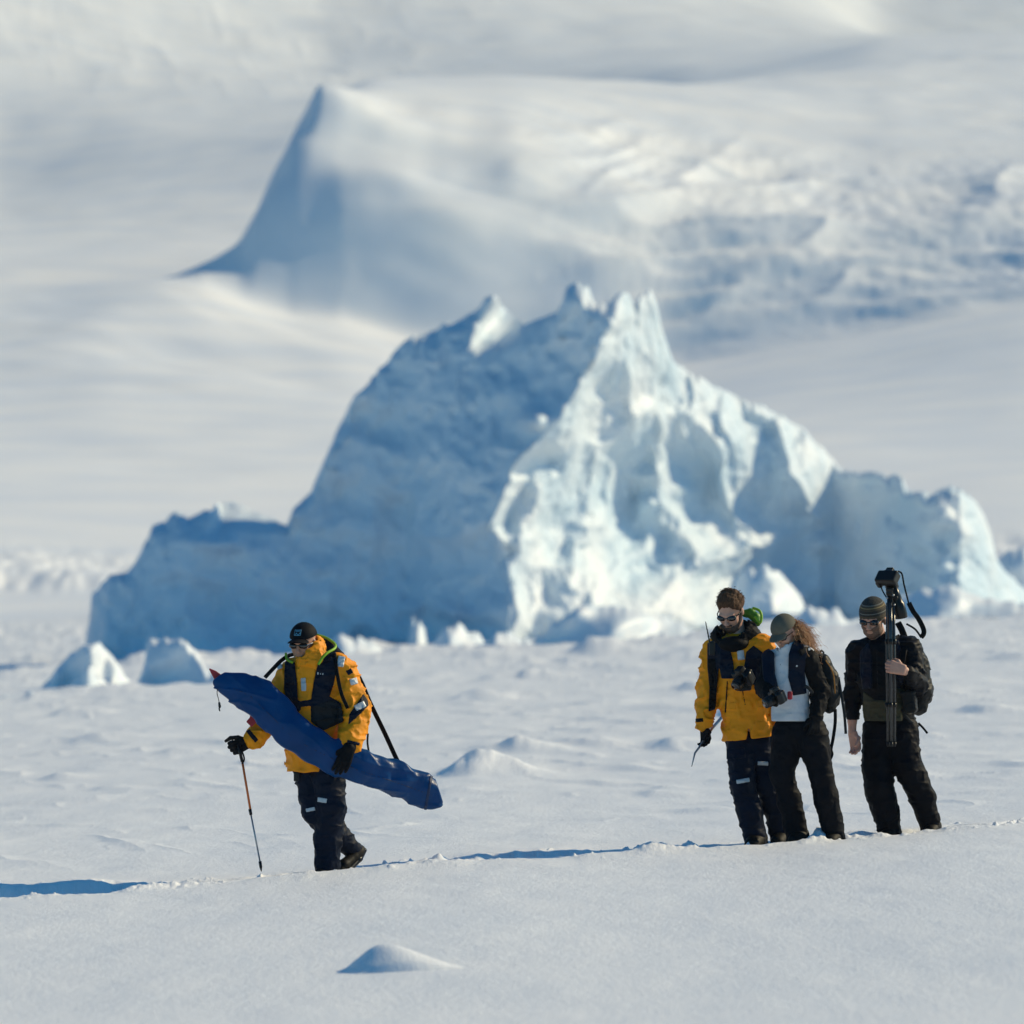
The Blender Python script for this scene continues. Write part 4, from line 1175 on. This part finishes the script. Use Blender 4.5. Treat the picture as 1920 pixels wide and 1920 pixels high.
tube("hood_trim", smoothpts([B.P(1412, 1140, .06), B.P(1424, 1145, .02), B.P(1428, 1156, .0), B.P(1425, 1168, -.02), B.P(1416, 1156, .0)], 16), .010, M_LIME, parent=hb, origin=OBP)
# harness and vest
VB1 = [(1326, 1206), (1345, 1196), (1366, 1208), (1374, 1240), (1376, 1272), (1352, 1272), (1348, 1248), (1345, 1272), (1341, 1310), (1341, 1330), (1328, 1334), (1330, 1290), (1326, 1250)]
VB2 = [(1398, 1222), (1412, 1210), (1440, 1232), (1446, 1270), (1432, 1288), (1396, 1280), (1384, 1262), (1395, 1246)]
vb = patch("float_vest", B, jacketB, .018, [VB1, VB2], M_NAVYV, person_b, front=.0)
patch("vest_strap", B, jacketB, .024, [[(1326, 1236), (1340, 1234), (1345, 1270), (1342, 1325), (1329, 1330), (1330, 1275)]], M_BLK, vb, front=.0)
patch("reflective_tab", B, jacketB, .022, [rect(1388, 1228, 13, 18, -6)], M_REFL, jb, front=.0, vox=.005)
patch("cuff_strap", B, jacketB, .007, [rect(1311, 1350, 14, 7, -6)], M_BLK, jb, front=.02, vox=.005)
patch("pocket_zip", B, jacketB, .006, [[(1362, 1276), (1364, 1276), (1361, 1336), (1358, 1336)]], M_BLK, jb, front=.0, vox=.004)
patch("pocket_zip", B, jacketB, .006, [[(1389, 1288), (1391, 1288), (1399, 1330), (1397, 1330)]], M_BLK, jb, front=.0, vox=.004)
patch("pocket", B, jacketB, .007, [rect(1373, 1323, 12, 15, 6)], M_YEL, jb, front=.0, vox=.005)
def trousersB(g):
    d = B.limb(g, B_leg1, .03)
    d = smin(d, B.limb(g, B_leg2, .03), .015)
    d = smin(d, B.limb(g, [(1388, 1372, .01, 26), (1422, 1372, .02, 27)], .03, .8), .03)
    return d + fold(g, .009, 8, 31)
tb = sdf_mesh("trousers", trousersB, *B.box(B_leg1 + B_leg2, .02), .0095, M_NAVY, parent=person_b, origin=OBP)
patch("reflective_tab", B, trousersB, .006, [rect(1392, 1463, 25, 8, -10)], M_REFL, tb, front=0, vox=.005)
patch("reflective_tab", B, trousersB, .006, [rect(1430, 1431, 20, 8, 3)], M_REFL, tb, front=.08, vox=.005)
patch("leg_lettering", B, trousersB, .004, [rect(1369, 1415, 2, 5, 8), rect(1376, 1413, 3, 4.5), rect(1380, 1413, 2, 4.5), rect(1384, 1413, 2.6, 4.5), rect(1388, 1412.5, 2, 4.5)], mat("faded_grey_print", (.10, .11, .12)), tb, front=0, vox=.003)
patch("pocket_flap", B, trousersB, .010, [[(1362, 1404), (1395, 1400), (1397, 1420), (1362, 1424)]], M_NAVY, tb, front=0, vox=.006)
for nm, j in (("boot", [(1421, 1572, 0, 19), (1410, 1585, -.12, 15)]), ("boot", [(1467, 1568, .12, 17), (1458, 1580, 0, 14)])):
    sdf_mesh(nm, lambda g: B.limb(g, j, .015), *B.box(j, .02), .008, M_BOOT, parent=person_b, origin=OBP)
sunglasses(B, person_b)
def hairB(q):
    n = .007 * (ridged(q.X * 42, q.Y * 16, q.Z * 16, 2, 3) - .5) + .008 * vn(q.X * 22, q.Y * 22, q.Z * 22, 8)
    n = n + .006 * ridged(q.X * 60, q.Y * 22, q.Z * 30, 2, 7)
    d = ell(q, (0, -.020, .046), (.086, .100, .092)) - n
    face = np.maximum(q.Z - .062 - .25 * np.abs(q.X), .045 - q.Y)
    d = np.maximum(d, -smin(face, face, 0)) if False else d
    keep = np.minimum(.072 + 2.2 * n - 1.1 * (np.abs(q.X) - .025).clip(0) - q.Z, q.Y - .012)   # positive over the face
    d = np.maximum(d, keep)
    return np.maximum(d, -.055 + .3 * q.Y - q.Z)
hrb = head_part("hair", B, hairB, (-.10, -.13, -.07), (.10, .10, .15), .0045, M_HAIRB, person_b)
roots = []
for az in np.linspace(-2.2, 2.2, 16):
    for el in (.35, .7, 1.05, 1.4):
        n_ = np.array((math.sin(az) * math.cos(el), -.25 + math.cos(az) * math.cos(el) * .9, math.sin(el)))
        if n_[1] > .45 and n_[2] < .75: continue
        p_ = B.H(n_[0] * .080, -.018 + n_[1] * .092, .044 + n_[2] * .086)
        dd_ = B.R @ np.array((n_[0] + .5, n_[1] * .4 + .25, n_[2] * .5))
        roots.append((p_, dd_, .020, .5))
world_fix(strands("hair_tufts", roots, 520, M_HAIRB, hrb, OBP, 9, jit=.008, thick=.0034, curl=.25))
def beardB(q):
    n = .006 * vn(q.X * 45, q.Y * 45, q.Z * 45, 5)
    d = ell(q, (0, .052, -.095), (.052, .048, .046)) - n
    for s in (-1, 1): d = smin(d, cone(q, (s * .040, .060, -.085), (s * .070, .008, -.020), .018, .012), .02)
    mo = smin(cone(q, (-.022, .092, -.056), (0, .102, -.050), .006, .007), cone(q, (.022, .092, -.056), (0, .102, -.050), .006, .007), .004)
    d = np.maximum(d, -ell(q, (0, .105, -.064), (.024, .03, .007)))
    return np.minimum(d, mo - n * .3)
head_part("beard", B, beardB, (-.095, -.03, -.15), (.095, .125, .0), .0045, M_BEARD, person_b)
hand_obj("glove", B.P(1321, 1364, -.05), (.10, -.25, -.9), (.7, -.65, .1), M_GLOVE, person_b, OBP, curl=.50, k=1.12, cuff=(B.P(1321, 1354, -.04), .050))
hand_obj("glove", B.P(1462, 1356, .04), (0, -.1, -1), (-.3, -.9, 0), M_GLOVE, person_b, OBP, curl=.4, k=1.1)
st = tube("walking_pole", [B.P(1356, 1342, .20), B.P(1335, 1366, .02), B.P(1318, 1392, -.10), B.P(1303, 1412, -.20), B.P(1297, 1437, -.28)], [.012, .011, .010, .007, .003], M_METAL, origin=tuple(B.P(1325, 1378, -.05)))
tag(st, "slim grey pole held low in the bearded man's gloved hand", "pole")
ra = sdf_mesh("two_way_radio", lambda g: smin(rbox(g, B.P(1335, 1216, -.20), (.022, .016, .050), rd=.008), cone(g, B.P(1331, 1206, -.20), B.P(1323, 1166, -.20), .007, .0045), .004), B.P(1318, 1236, -.20) - .03, B.P(1348, 1160, -.20) + .03, .005, M_BLKP, origin=tuple(B.P(1335, 1230, -.2)))
tag(ra, "black radio with raised antenna on the bearded man's shoulder strap", "radio")

def camera_body(name, label, c, R, k=1.0, lens=.07, lr=.034, lensdir=1):
    """compact SLR: body, prism hump, grip, lens barrel; local x right, y towards the lens, z up"""
    def f(g):
        d = rbox(g, (0, 0, 0), (.068, .030, .042), rd=.012)
        d = smin(d, rbox(g, (0, .004, .048), (.026, .028, .022), rd=.010), .012)
        return smin(d, rbox(g, (-.055, .022, -.004), (.018, .024, .040), rd=.012), .01)
    def lb(g):
        d = cone(g, (0, .03, 0), (0, .03 + lens, 0), lr, lr)
        d = np.maximum(d, g.Y - (.03 + lens)); ring = np.maximum(np.abs(g.Y - (.03 + lens * .55)) - .010, np.sqrt(g.X ** 2 + g.Z ** 2) - lr - .004)
        return np.minimum(d, ring)
    kk = lambda fn: (lambda g: fn(_sc(g, k)) * k)
    o = sdf_mesh(name, kk(f), [-.08 * k, -.05 * k, -.05 * k], [.08 * k, .06 * k, .08 * k], .0045, M_BLKP, origin=tuple(c), rot=R)
    tag(o, label, "camera")
    l = sdf_mesh("lens", kk(lb), [-.045 * k, .0, -.045 * k], [.045 * k, (.05 + lens) * k, .045 * k], .0045, M_BLKP, parent=None, origin=(0, 0, 0), rot=np.eye(3))
    l.parent = o; l.matrix_local = Matrix.Identity(4)
    gl = tube("lens_glass", [(0, (.026 + lens) * k, 0), (0, (.0312 + lens) * k, 0)], lr * .82 * k, M_LENS, n=16)
    gl.parent = o; gl.location = (0, 0, 0)
    return o
def _sc(g, k):
    o = G.__new__(G); o.X, o.Y, o.Z = g.X / k, g.Y / k, g.Z / k
    return o
camera_body("camera", "black camera hanging on the bearded man's chest", B.P(1394, 1268, -.23), frame((-.5, -.6, -.62)), 1.15, lens=.075)
def slingB(g):
    return rbox(g, B.P(1394, 1284, -.19), (.060, .035, .042), rd=.02) + fold(g, .004, 16, 41)
sb = sdf_mesh("camera_pouch", slingB, B.P(1376, 1300, -.19) - (.02, .06, .02), B.P(1412, 1268, -.19) + (.02, .06, .02), .006, M_GREY, origin=tuple(B.P(1394, 1296, -.19)))
tag(sb, "dark grey pouch at the waist of the bearded man's vest", "pouch")
sdf_mesh("pouch_flap", lambda g: rbox(g, B.P(1394, 1276, -.215), (.062, .030, .018), rd=.012), B.P(1376, 1284, -.215) - (.02, .05, .02), B.P(1412, 1268, -.215) + (.02, .05, .02), .006, M_BLK, parent=sb, origin=tuple(sb.location))
# ================================================================== woman in the grey cap
C = Fig(61.5, (1500, 1562), (1471, 1186, 0), (-.50, -.70, -.50), hs=.98, roll=-.06)
C_sh = [(1452, 1240, .05, 22), (1508, 1232, -.03, 23)]
C_torso = [(1480, 1245, 0, 36), (1480, 1280, 0, 38), (1482, 1318, 0, 34), (1485, 1350, 0, 37), (1486, 1362, 0, 38)]
C_arm1 = [(1448, 1244, .04, 19), (1435, 1288, -.06, 18), (1446, 1308, -.20, 13)]
C_arm2 = [(1515, 1236, -.04, 20), (1538, 1296, .0, 18), (1530, 1342, -.10, 13)]
C_leg1 = [(1478, 1385, .04, 32), (1466, 1450, .02, 22), (1480, 1500, .04, 22), (1498, 1580, .06, 22)]
C_leg2 = [(1524, 1388, -.03, 32), (1539, 1447, -.06, 22), (1549, 1495, -.05, 23), (1567, 1580, .02, 20)]
person_c = make_body(C, "woman in grey peaked cap with wind-blown auburn curls, pale fleece and navy vest",
    [(C_torso[:3] + [(1484, 1345, 0, 28)], .68), (C_sh, .8), (C_arm1 + [(1452, 1313, -.25, 11)], 1.), (C_arm2 + [(1527, 1358, -.12, 11)], 1.), (C_leg1, 1.), (C_leg2, 1.)], M_SKINL, neck=(1484, 1228, .02))
OC = tuple(C.foot)
def fleece(g):
    d = C.limb(g, C_torso, .03, .68)
    d = smin(d, C.limb(g, C_sh, .03, .85), .04)
    d = smin(d, C.limb(g, [(1482, 1232, 0, 22), (1477, 1216, -.02, 19)], .02), .03)
    q = C.headlocal(g)
    d = np.maximum(d, -ell(q, (0, .02, -.04), (.078, .11, .10)))
    d = d + fold(g, .005, 10, 51)
    return np.maximum(d, float(C.P(0, 1352)[2]) - g.Z)
fl = sdf_mesh("fleece", fleece, *C.box(C_torso + C_sh + [(1477, 1212, -.02, 19)], .02), .0085, M_FLEECE, parent=person_c, origin=OC)
patch("front_zip", C, fleece, .004, [[(1462, 1244), (1463.6, 1244), (1462.6, 1262), (1461, 1262)]], M_GREY, fl, front=0, vox=.004)
def sleeves(g):
    d = np.minimum(C.limb(g, C_arm1, .03), C.limb(g, C_arm2, .03))
    return d + fold(g, .007, 11, 53)
sl_ = sdf_mesh("sleeves", sleeves, *C.box(C_arm1 + C_arm2, .02), .0085, M_BLK, parent=person_c, origin=OC)
VC1 = [(1428, 1222), (1440, 1214), (1451, 1224), (1452, 1262), (1462, 1302), (1440, 1304), (1430, 1270)]
VC2 = [(1484, 1208), (1494, 1196), (1503, 1200), (1512, 1222), (1508, 1258), (1512, 1300), (1486, 1304), (1477, 1270), (1478, 1226)]
def vestC(g):
    d = np.minimum(fleece(g), C.limb(g, [(1490, 1236, -.02, 24), (1495, 1206, .04, 12)], .03))
    return smin(d, C.limb(g, C_arm1[:2], .03), .02)
vc = patch("float_vest", C, vestC, .018, [VC1, VC2], M_NAVYV, person_c, front=.08)
patch("vest_badge", C, vestC, .021, [rect(1493, 1248, 4, 4)], M_WHITE, vc, front=0, vox=.004)
tube("waist_strap", smoothpts([C.P(1508, 1286, -.13), C.P(1516, 1290, -.13), C.P(1524, 1300, -.10)], 8), .01, M_GREY, parent=vc, origin=OC, flat=(.012, .005))
def trousersC(g):
    d = C.limb(g, C_leg1, .03)
    d = smin(d, C.limb(g, C_leg2, .03), .022)
    d = smin(d, C.limb(g, [(1476, 1368, .02, 26), (1520, 1368, -.02, 27)], .03, .85), .04)
    d = d + fold(g, .0065, 8.5, 57)
    return np.maximum(d, g.Z - float(C.P(0, 1345)[2]))
M_TC = mat("charcoal_trouser_cloth", (.005, .0055, .009), rough=.65, var=.3, vscale=9, bump=.4, bscale=30, bdist=.01, spec=.08)
sdf_mesh("trousers", trousersC, *C.box(C_leg1 + C_leg2, .02), .0095, M_TC, parent=person_c, origin=OC)
for j in ([(1500, 1566, .06, 18), (1490, 1578, -.05, 14)], [(1567, 1566, .02, 17), (1557, 1578, -.08, 14)]):
    sdf_mesh("boot", lambda g: C.limb(g, j, .015), *C.box(j, .02), .008, M_BOOT, parent=person_c, origin=OC)
peaked_cap(C, person_c, M_CAPG, droop=.25, zc=.040, off=.016)
sunglasses(C, person_c)
# curls blowing back to the right: one mesh of many curled strands
hv_ = sdf_mesh("hair", lambda g: smin(C.limb(g, [(1483, 1176, .07, 13), (1495, 1188, .07, 11)], .02), C.limb(g, [(1495, 1188, .07, 11), (1506, 1200, .07, 7)], .02), .02) + .012 * vn(g.X * 40, g.Y * 40, g.Z * 40, 3), *C.box([(1465, 1165, .06, 18), (1512, 1208, .06, 12)], .03), .006, M_HAIRR, parent=person_c, origin=OC)
strands("curls", [(C.P(1484, 1172, .02), (.9, .1, .12), .15, .7), (C.P(1490, 1180, .05), (.9, .2, .05), .17, .8), (C.P(1494, 1188, .02), (.8, -.1, -.25), .16, .6), (C.P(1491, 1180, .0), (.75, -.1, -.3), .15, .7)], 420, M_HAIRR, hv_, OC, 5)
hand_obj("glove", C.P(1530, 1346, -.11), (-.12, -.30, -.93), (-.8, -.4, 0), M_GLOVE, person_c, OC, curl=.42, k=1.05, cuff=(C.P(1531, 1338, -.10), .040))
hand_obj("glove", C.P(1447, 1309, -.21), (.45, -.7, -.2), (.2, -.1, .9), M_GLOVE, person_c, OC, curl=.7, k=1.0, cuff=(C.P(1443, 1304, -.18), .040))
camera_body("camera", "black camera with lens pointing left held at the woman's waist", C.P(1458, 1306, -.30), frame((-.72, -.45, -.40)), 1.05, lens=.085, lr=.036)
def pouch(g): return rbox(g, C.P(1481, 1304, -.22), (.018, .020, .030), rd=.01)
rp = sdf_mesh("camera_tag", pouch, C.P(1472, 1316, -.22) - .02, C.P(1490, 1292, -.22) + .02, .005, M_RED, origin=tuple(C.P(1481, 1304, -.22)))
tag(rp, "small red pouch hanging beside the woman's camera", "pouch")

def backpack(fig, label, js, m, seed, sq=1.25):
    """soft day pack laid out along a line of joints"""
    def f(g):
        d = fig.limb(g, js, .03, sq)
        x0, y0, dy, r = js[-2]
        d = smin(d, fig.limb(g, [(x0 + r * .35, y0 - 6, dy + .05, r * .72), (x0 + r * .3, y0 + 12, dy + .05, r * .72)], .02, 1.2), .015)
        return d + fold(g, .006, 12, seed, 1.3)
    o = sdf_mesh("backpack", f, *fig.box(js, .06), .009, m, origin=tuple(fig.P(*js[1][:3])))
    return tag(o, label, "backpack")
def child_local(o, parent):
    o.parent = parent; o.matrix_local = Matrix.Identity(4); return o
pc = backpack(C, "dark grey backpack with dangling straps on the woman's back", [(1542, 1240, .10, 15), (1553, 1275, .11, 19), (1557, 1302, .11, 18), (1556, 1324, .10, 13)], M_PACK, 61)
def bstrap(name, parent, pts, flat, m=M_BLK, n=16):
    o = tube(name, smoothpts(pts, n), .01, m, flat=flat)
    o.data.transform(parent.matrix_world.inverted() if False else Matrix.Identity(4))
    o.parent = parent
    bpy.context.view_layer.update()
    o.matrix_world = Matrix.Identity(4)
    return o
bpy.context.view_layer.update()
bstrap("strap", pc, [C.P(1566, 1330, .08), C.P(1566, 1355, .04), C.P(1562, 1385, .0), C.P(1558, 1405, .0), C.P(1560, 1414, .0), C.P(1556, 1424, .0)], (.012, .004))
bstrap("strap", pc, [C.P(1572, 1270, .08), C.P(1577, 1300, .05), C.P(1583, 1338, .02), C.P(1586, 1376, .02)], (.010, .004), M_GREY)
bstrap("strap", pc, [C.P(1500, 1224, -.13), C.P(1514, 1218, -.08), C.P(1530, 1222, .02), C.P(1544, 1234, .06)], (.022, .008))
bstrap("grab_loop", pc, [C.P(1536, 1228, .05), C.P(1540, 1220, .07), C.P(1545, 1224, .09)], (.008, .004), n=8)
bstrap("zip_line", pc, [C.P(1548, 1238, -.03), C.P(1562, 1262, -.02), C.P(1566, 1300, -.02)], (.004, .004), M_RUST)

# ================================================================== man in the striped beanie
D = Fig(62.5, (1700, 1552), (1637, 1160, -.01), (-.34, -.88, -.30), hs=1.10)
D_sh = [(1612, 1222, .05, 24), (1704, 1218, -.04, 25)]
D_torso = [(1655, 1232, 0, 44), (1658, 1275, 0, 49), (1666, 1320, 0, 46), (1670, 1355, 0, 48)]
D_arm1 = [(1607, 1226, .05, 21), (1601, 1300, .08, 17), (1598, 1372, .02, 11)]
D_arm2 = [(1706, 1224, -.04, 24), (1718, 1284, -.10, 21), (1703, 1262, -.31, 14)]
D_leg1 = [(1647, 1388, .03, 31), (1647, 1435, .0, 29), (1648, 1475, -.04, 27), (1658, 1515, -.02, 25), (1671, 1575, .03, 20)]
D_leg2 = [(1690, 1388, -.03, 33), (1703, 1440, -.06, 27), (1716, 1465, -.05, 25), (1729, 1495, -.02, 24), (1750, 1570, .06, 18)]
hD1 = hand_chain(D.P(1599, 1376, .01), (.22, -.25, -.92), (.75, -.6, .1), curl=.38, k=1.12)
hD2 = hand_chain(D.P(1694, 1256, -.375), (-.95, -.02, .25), (.2, .05, 1), curl=.80, k=1.15)
person_d = make_body(D, "man in striped beanie and dark jacket carrying a camera tripod upright on his shoulder",
    [(D_torso[:3] + [(1668, 1345, 0, 36)], .66), (D_sh, .8), (D_arm1[:2] + [(1598, 1350, .04, 15), (1598, 1374, .02, 15)], 1.), (D_arm2[:2] + [(1706, 1268, -.26, 16), (1697, 1258, -.35, 15.5)], 1.), (D_leg1, 1.), (D_leg2, 1.)], M_SKINL, hands=(hD1, hD2), neck=(1652, 1215, .02))
OD = tuple(D.foot)
def jacketD(g):
    d = D.limb(g, D_torso, .03, .76)
    d = smin(d, D.limb(g, D_sh, .03, .85), .045)
    d = smin(d, D.limb(g, D_arm1, .03), .02)
    d = smin(d, D.limb(g, D_arm2, .03), .02)
    d = smin(d, D.limb(g, [(1656, 1218, .02, 26), (1653, 1204, .03, 22)], .02), .02)
    q = D.headlocal(g)
    d = np.maximum(d, -ell(q, (0, .02, -.03), (.085, .12, .11)))
    d = d + fold(g, .012, 8, 71)
    return np.maximum(d, float(D.P(0, 1350)[2]) - g.Z)
M_JD = mat("black_jacket_cloth", (.004, .0045, .008), rough=.55, var=.3, vscale=10, bump=.4, bscale=30, bdist=.01, spec=.12)
jd = sdf_mesh("jacket", jacketD, *D.box(D_torso + D_sh + D_arm1 + D_arm2, .03), .0095, M_JD, parent=person_d, origin=OD)
patch("jacket_hem", D, jacketD, .006, [[(1618, 1296), (1640, 1312), (1668, 1312), (1672, 1352), (1616, 1352)], [(1680, 1288), (1695, 1292), (1690, 1352), (1678, 1352)]], M_OLIVE, jd, front=.0)
vd = patch("float_vest", D, jacketD, .018, [[(1612, 1222), (1628, 1204), (1634, 1230), (1634, 1290), (1616, 1292), (1612, 1260)], [(1664, 1200), (1684, 1200), (1692, 1240), (1688, 1290), (1664, 1292)]], M_NAVYV, person_d, front=.0)
patch("vest_zip", D, jacketD, .006, [[(1642, 1222), (1643.5, 1222), (1645, 1290), (1643.5, 1290)]], M_GREY, jd, front=.0, vox=.004)
def trousersD(g):
    d = D.limb(g, D_leg1, .03)
    d = smin(d, D.limb(g, D_leg2, .03), .022)
    d = smin(d, D.limb(g, [(1648, 1365, .02, 30), (1690, 1365, -.02, 31)], .03, .8), .04)
    d = d + fold(g, .008, 8, 77)
    return np.maximum(d, g.Z - float(D.P(0, 1342)[2]))
sdf_mesh("trousers", trousersD, *D.box(D_leg1 + D_leg2, .02), .0095, mat("black_trouser_cloth", (.004, .0045, .008), rough=.6, var=.3, vscale=9, bump=.4, bscale=30, bdist=.01, spec=.08), parent=person_d, origin=OD)
for j in ([(1672, 1556, .03, 17), (1662, 1570, -.08, 14)], [(1752, 1549, .06, 14), (1744, 1560, -.04, 13)]):
    sdf_mesh("boot", lambda g: D.limb(g, j, .015), *D.box(j, .02), .008, M_BOOT, parent=person_d, origin=OD)
def beanie(q):
    off = .016
    e = ell(q, (0, -.014, .038), (.076 + off, .096 + off, .092 + off)) - .0015 * np.sin(np.arctan2(q.Y, q.X) * 70)
    d = np.maximum(e, .012 - .12 * q.Y - q.Z)
    return np.maximum(d, -ell(q, (0, -.012, .035), (.078, .098, .088)))
head_part("beanie", D, beanie, (-.11, -.14, .0), (.11, .11, .16), .0045, M_KNIT, person_d)
sunglasses(D, person_d)
# stubble beard
M_STUB = mat("grey_stubble", (.22, .13, .09), rough=.7, var=.4, vscale=120, bump=.4, bscale=200, bdist=.002)
def stub(q):
    b = head_sdf(q) - .0022
    reg = np.maximum(q.Z + .050 - .6 * np.abs(q.X), -ell(q, (0, .1, -.066), (.024, .03, .010)))
    return np.maximum(np.maximum(b, reg), -(q.Z + .135))
head_part("stubble", D, stub, (-.09, -.02, -.14), (.09, .12, -.01), .0045, M_STUB, person_d)

# tripod with the camera on top
TY = -.335
def TP(x, y, e=0.0): return D.P(x, y, TY + e)
tri = tube("tripod", [TP(1668, 1118), TP(1668.5, 1150), TP(1669, 1204)], [.019, .022, .020], M_BLKP, origin=tuple(TP(1671, 1396)), n=14)
tag(tri, "carbon-legged tripod carried upright, legs folded, by the man in the beanie", "tripod")
OT = tuple(tri.location)
for dx, e in ((-6, .012), (1, -.022), (8, .012)):
    lg = tube("leg", [TP(1669 + dx * .75, 1130, e), TP(1669 + dx * .9, 1205, e), TP(1669.5 + dx, 1250, e), TP(1670.5 + dx * .9, 1394, e)], [.0125, .0125, .0115, .0095], M_CARB, parent=tri, origin=OT, n=12)
    for yy, hh in ((1203, 5), (1252, 5), (1322, 4)):
        tube("leg_lock", [TP(1669 + dx * .95, yy - hh, e), TP(1669.3 + dx * .95, yy + hh, e)], .0165, M_BLKP, parent=lg, origin=OT, n=12)
    tube("foot", [TP(1670.5 + dx * .9, 1392, e), TP(1670.5 + dx * .85, 1400, e)], [.013, .009], M_BLKP, parent=lg, origin=OT, n=10)
sdf_mesh("ball_head", lambda g: smin(smin(ell(g, TP(1668, 1112), (.028, .028, .030)), rbox(g, TP(1668, 1105), (.028, .03, .012), rd=.006), .008), cone(g, TP(1668, 1118), TP(1681, 1121), .011, .013), .006), TP(1650, 1130) - .04, TP(1690, 1095) + .04, .005, M_BLKP, parent=tri, origin=OT)
for p in ((1675, 1116), (1677, 1134), (1663, 1121)):
    sdf_mesh("clamp", lambda g: ell(g, TP(p[0], p[1], -.025), (.009, .009, .009)), TP(*p, -.025) - .012, TP(*p, -.025) + .012, .004, M_METAL, parent=tri, origin=OT)
lf = np.array((.42, .62, -.66))
cm = camera_body("camera", "black camera with long lens mounted on top of the carried tripod", TP(1664, 1084, .0), frame(lf), 1.22, lens=.06, lr=.036)
tube_pts = [TP(1664, 1084) + lf / np.linalg.norm(lf) * d_ for d_ in (.09, .13, .20, .24, .245, .40, .405, .45)]
ll = tube("long_lens", [TP(1672, 1098, .03), TP(1680, 1118, .05), TP(1683, 1130, .06), TP(1684, 1132, .06), TP(1689, 1152, .08), TP(1690, 1158, .085)], [.036, .036, .040, .046, .048, .046], M_BLKP, n=18)
ll.parent = cm; bpy.context.view_layer.update(); ll.matrix_world = Matrix.Identity(4)
def csp(pts, flat, m=M_BLK, n=20, name="camera_strap"):
    o = tube(name, smoothpts(pts, n), .01, m, flat=flat); o.parent = cm
    bpy.context.view_layer.update(); o.matrix_world = Matrix.Identity(4); return o
csp([TP(1684, 1071), TP(1691, 1076, .02), TP(1695, 1096, .03), TP(1701, 1120, .04), TP(1704, 1132, .04)], (.006, .004))
csp([TP(1704, 1130, .04), TP(1712, 1146, .04), TP(1722, 1160, .05), TP(1731, 1178, .05), TP(1732, 1188, .04), TP(1727, 1195, .02)], (.018, .005))
csp([TP(1727, 1195, .02), TP(1716, 1180, .10), TP(1700, 1170, .18)], (.007, .004))
csp([TP(1650, 1096), TP(1655, 1108, .0), TP(1662, 1120, .02)], (.005, .003), n=8)
pd = backpack(D, "black backpack with orange zip pull on the back of the beanie man", [(1708, 1208, .10, 17), (1720, 1250, .13, 22), (1726, 1295, .13, 22), (1722, 1324, .12, 17)], M_PACK, 63)
bpy.context.view_layer.update()
bstrap("strap", pd, [D.P(1684, 1168, .10), D.P(1692, 1184, .04), D.P(1698, 1205, -.06), D.P(1694, 1225, -.16), D.P(1690, 1250, -.19)], (.024, .008))
bstrap("zip_pull", pd, [D.P(1724, 1238, -.06), D.P(1728, 1255, -.06), D.P(1732, 1271, -.05)], (.006, .005), M_RUST, n=8)
bstrap("strap", pd, [D.P(1722, 1356, .02), D.P(1730, 1364, .0), D.P(1739, 1375, .0)], (.008, .005), n=8)
bstrap("strap", pd, [D.P(1690, 1330, -.14), D.P(1704, 1350, -.12), D.P(1722, 1362, -.02)], (.010, .005), M_GREY, n=8)
def hp(g):
    d = rbox(g, (0, 0, 0), (.052, .045, .075), rd=.03)
    return smin(d, rbox(g, (0, 0, .075), (.055, .048, .014), rd=.012), .006) + fold(g, .003, 18, 66)
ps = sdf_mesh("lens_pouch", hp, [-.09, -.08, -.11], [.09, .08, .12], .006, M_PACK, origin=tuple(D.P(1706, 1318, -.16)), rot=frame((-.3, -.9, 0), roll=-.15))
tag(ps, "round black lens pouch at the beanie man's hip", "pouch")

# ------------------------------------------------------------------ thin blue air
def box(name, a, b, m):
    x0, y0, z0 = a; x1, y1, z1 = b
    V = [(x0,y0,z0),(x1,y0,z0),(x1,y1,z0),(x0,y1,z0),(x0,y0,z1),(x1,y0,z1),(x1,y1,z1),(x0,y1,z1)]
    return mesh_np(name, V, [(0,3,2,1),(4,5,6,7),(0,1,5,4),(1,2,6,5),(2,3,7,6),(3,0,4,7)], m, smooth=False)
hm = bpy.data.materials.new("haze"); hm.use_nodes = True
ht = hm.node_tree; ht.nodes.clear()
ho = ht.nodes.new("ShaderNodeOutputMaterial"); hv = ht.nodes.new("ShaderNodeVolumePrincipled")
hv.inputs["Density"].default_value = 0.00010
hv.inputs["Color"].default_value = (.74, .90, 1.0, 1)
hv.inputs["Anisotropy"].default_value = 0.0
ht.links.new(hv.outputs[0], ho.inputs["Volume"])
zmin = min(float(Z.min()), -5) - 1.0
haze = box("haze", (-7200, -60, zmin), (7200, 4400, float(Z.max()) + 8), hm)
tag(haze, kind="stuff")
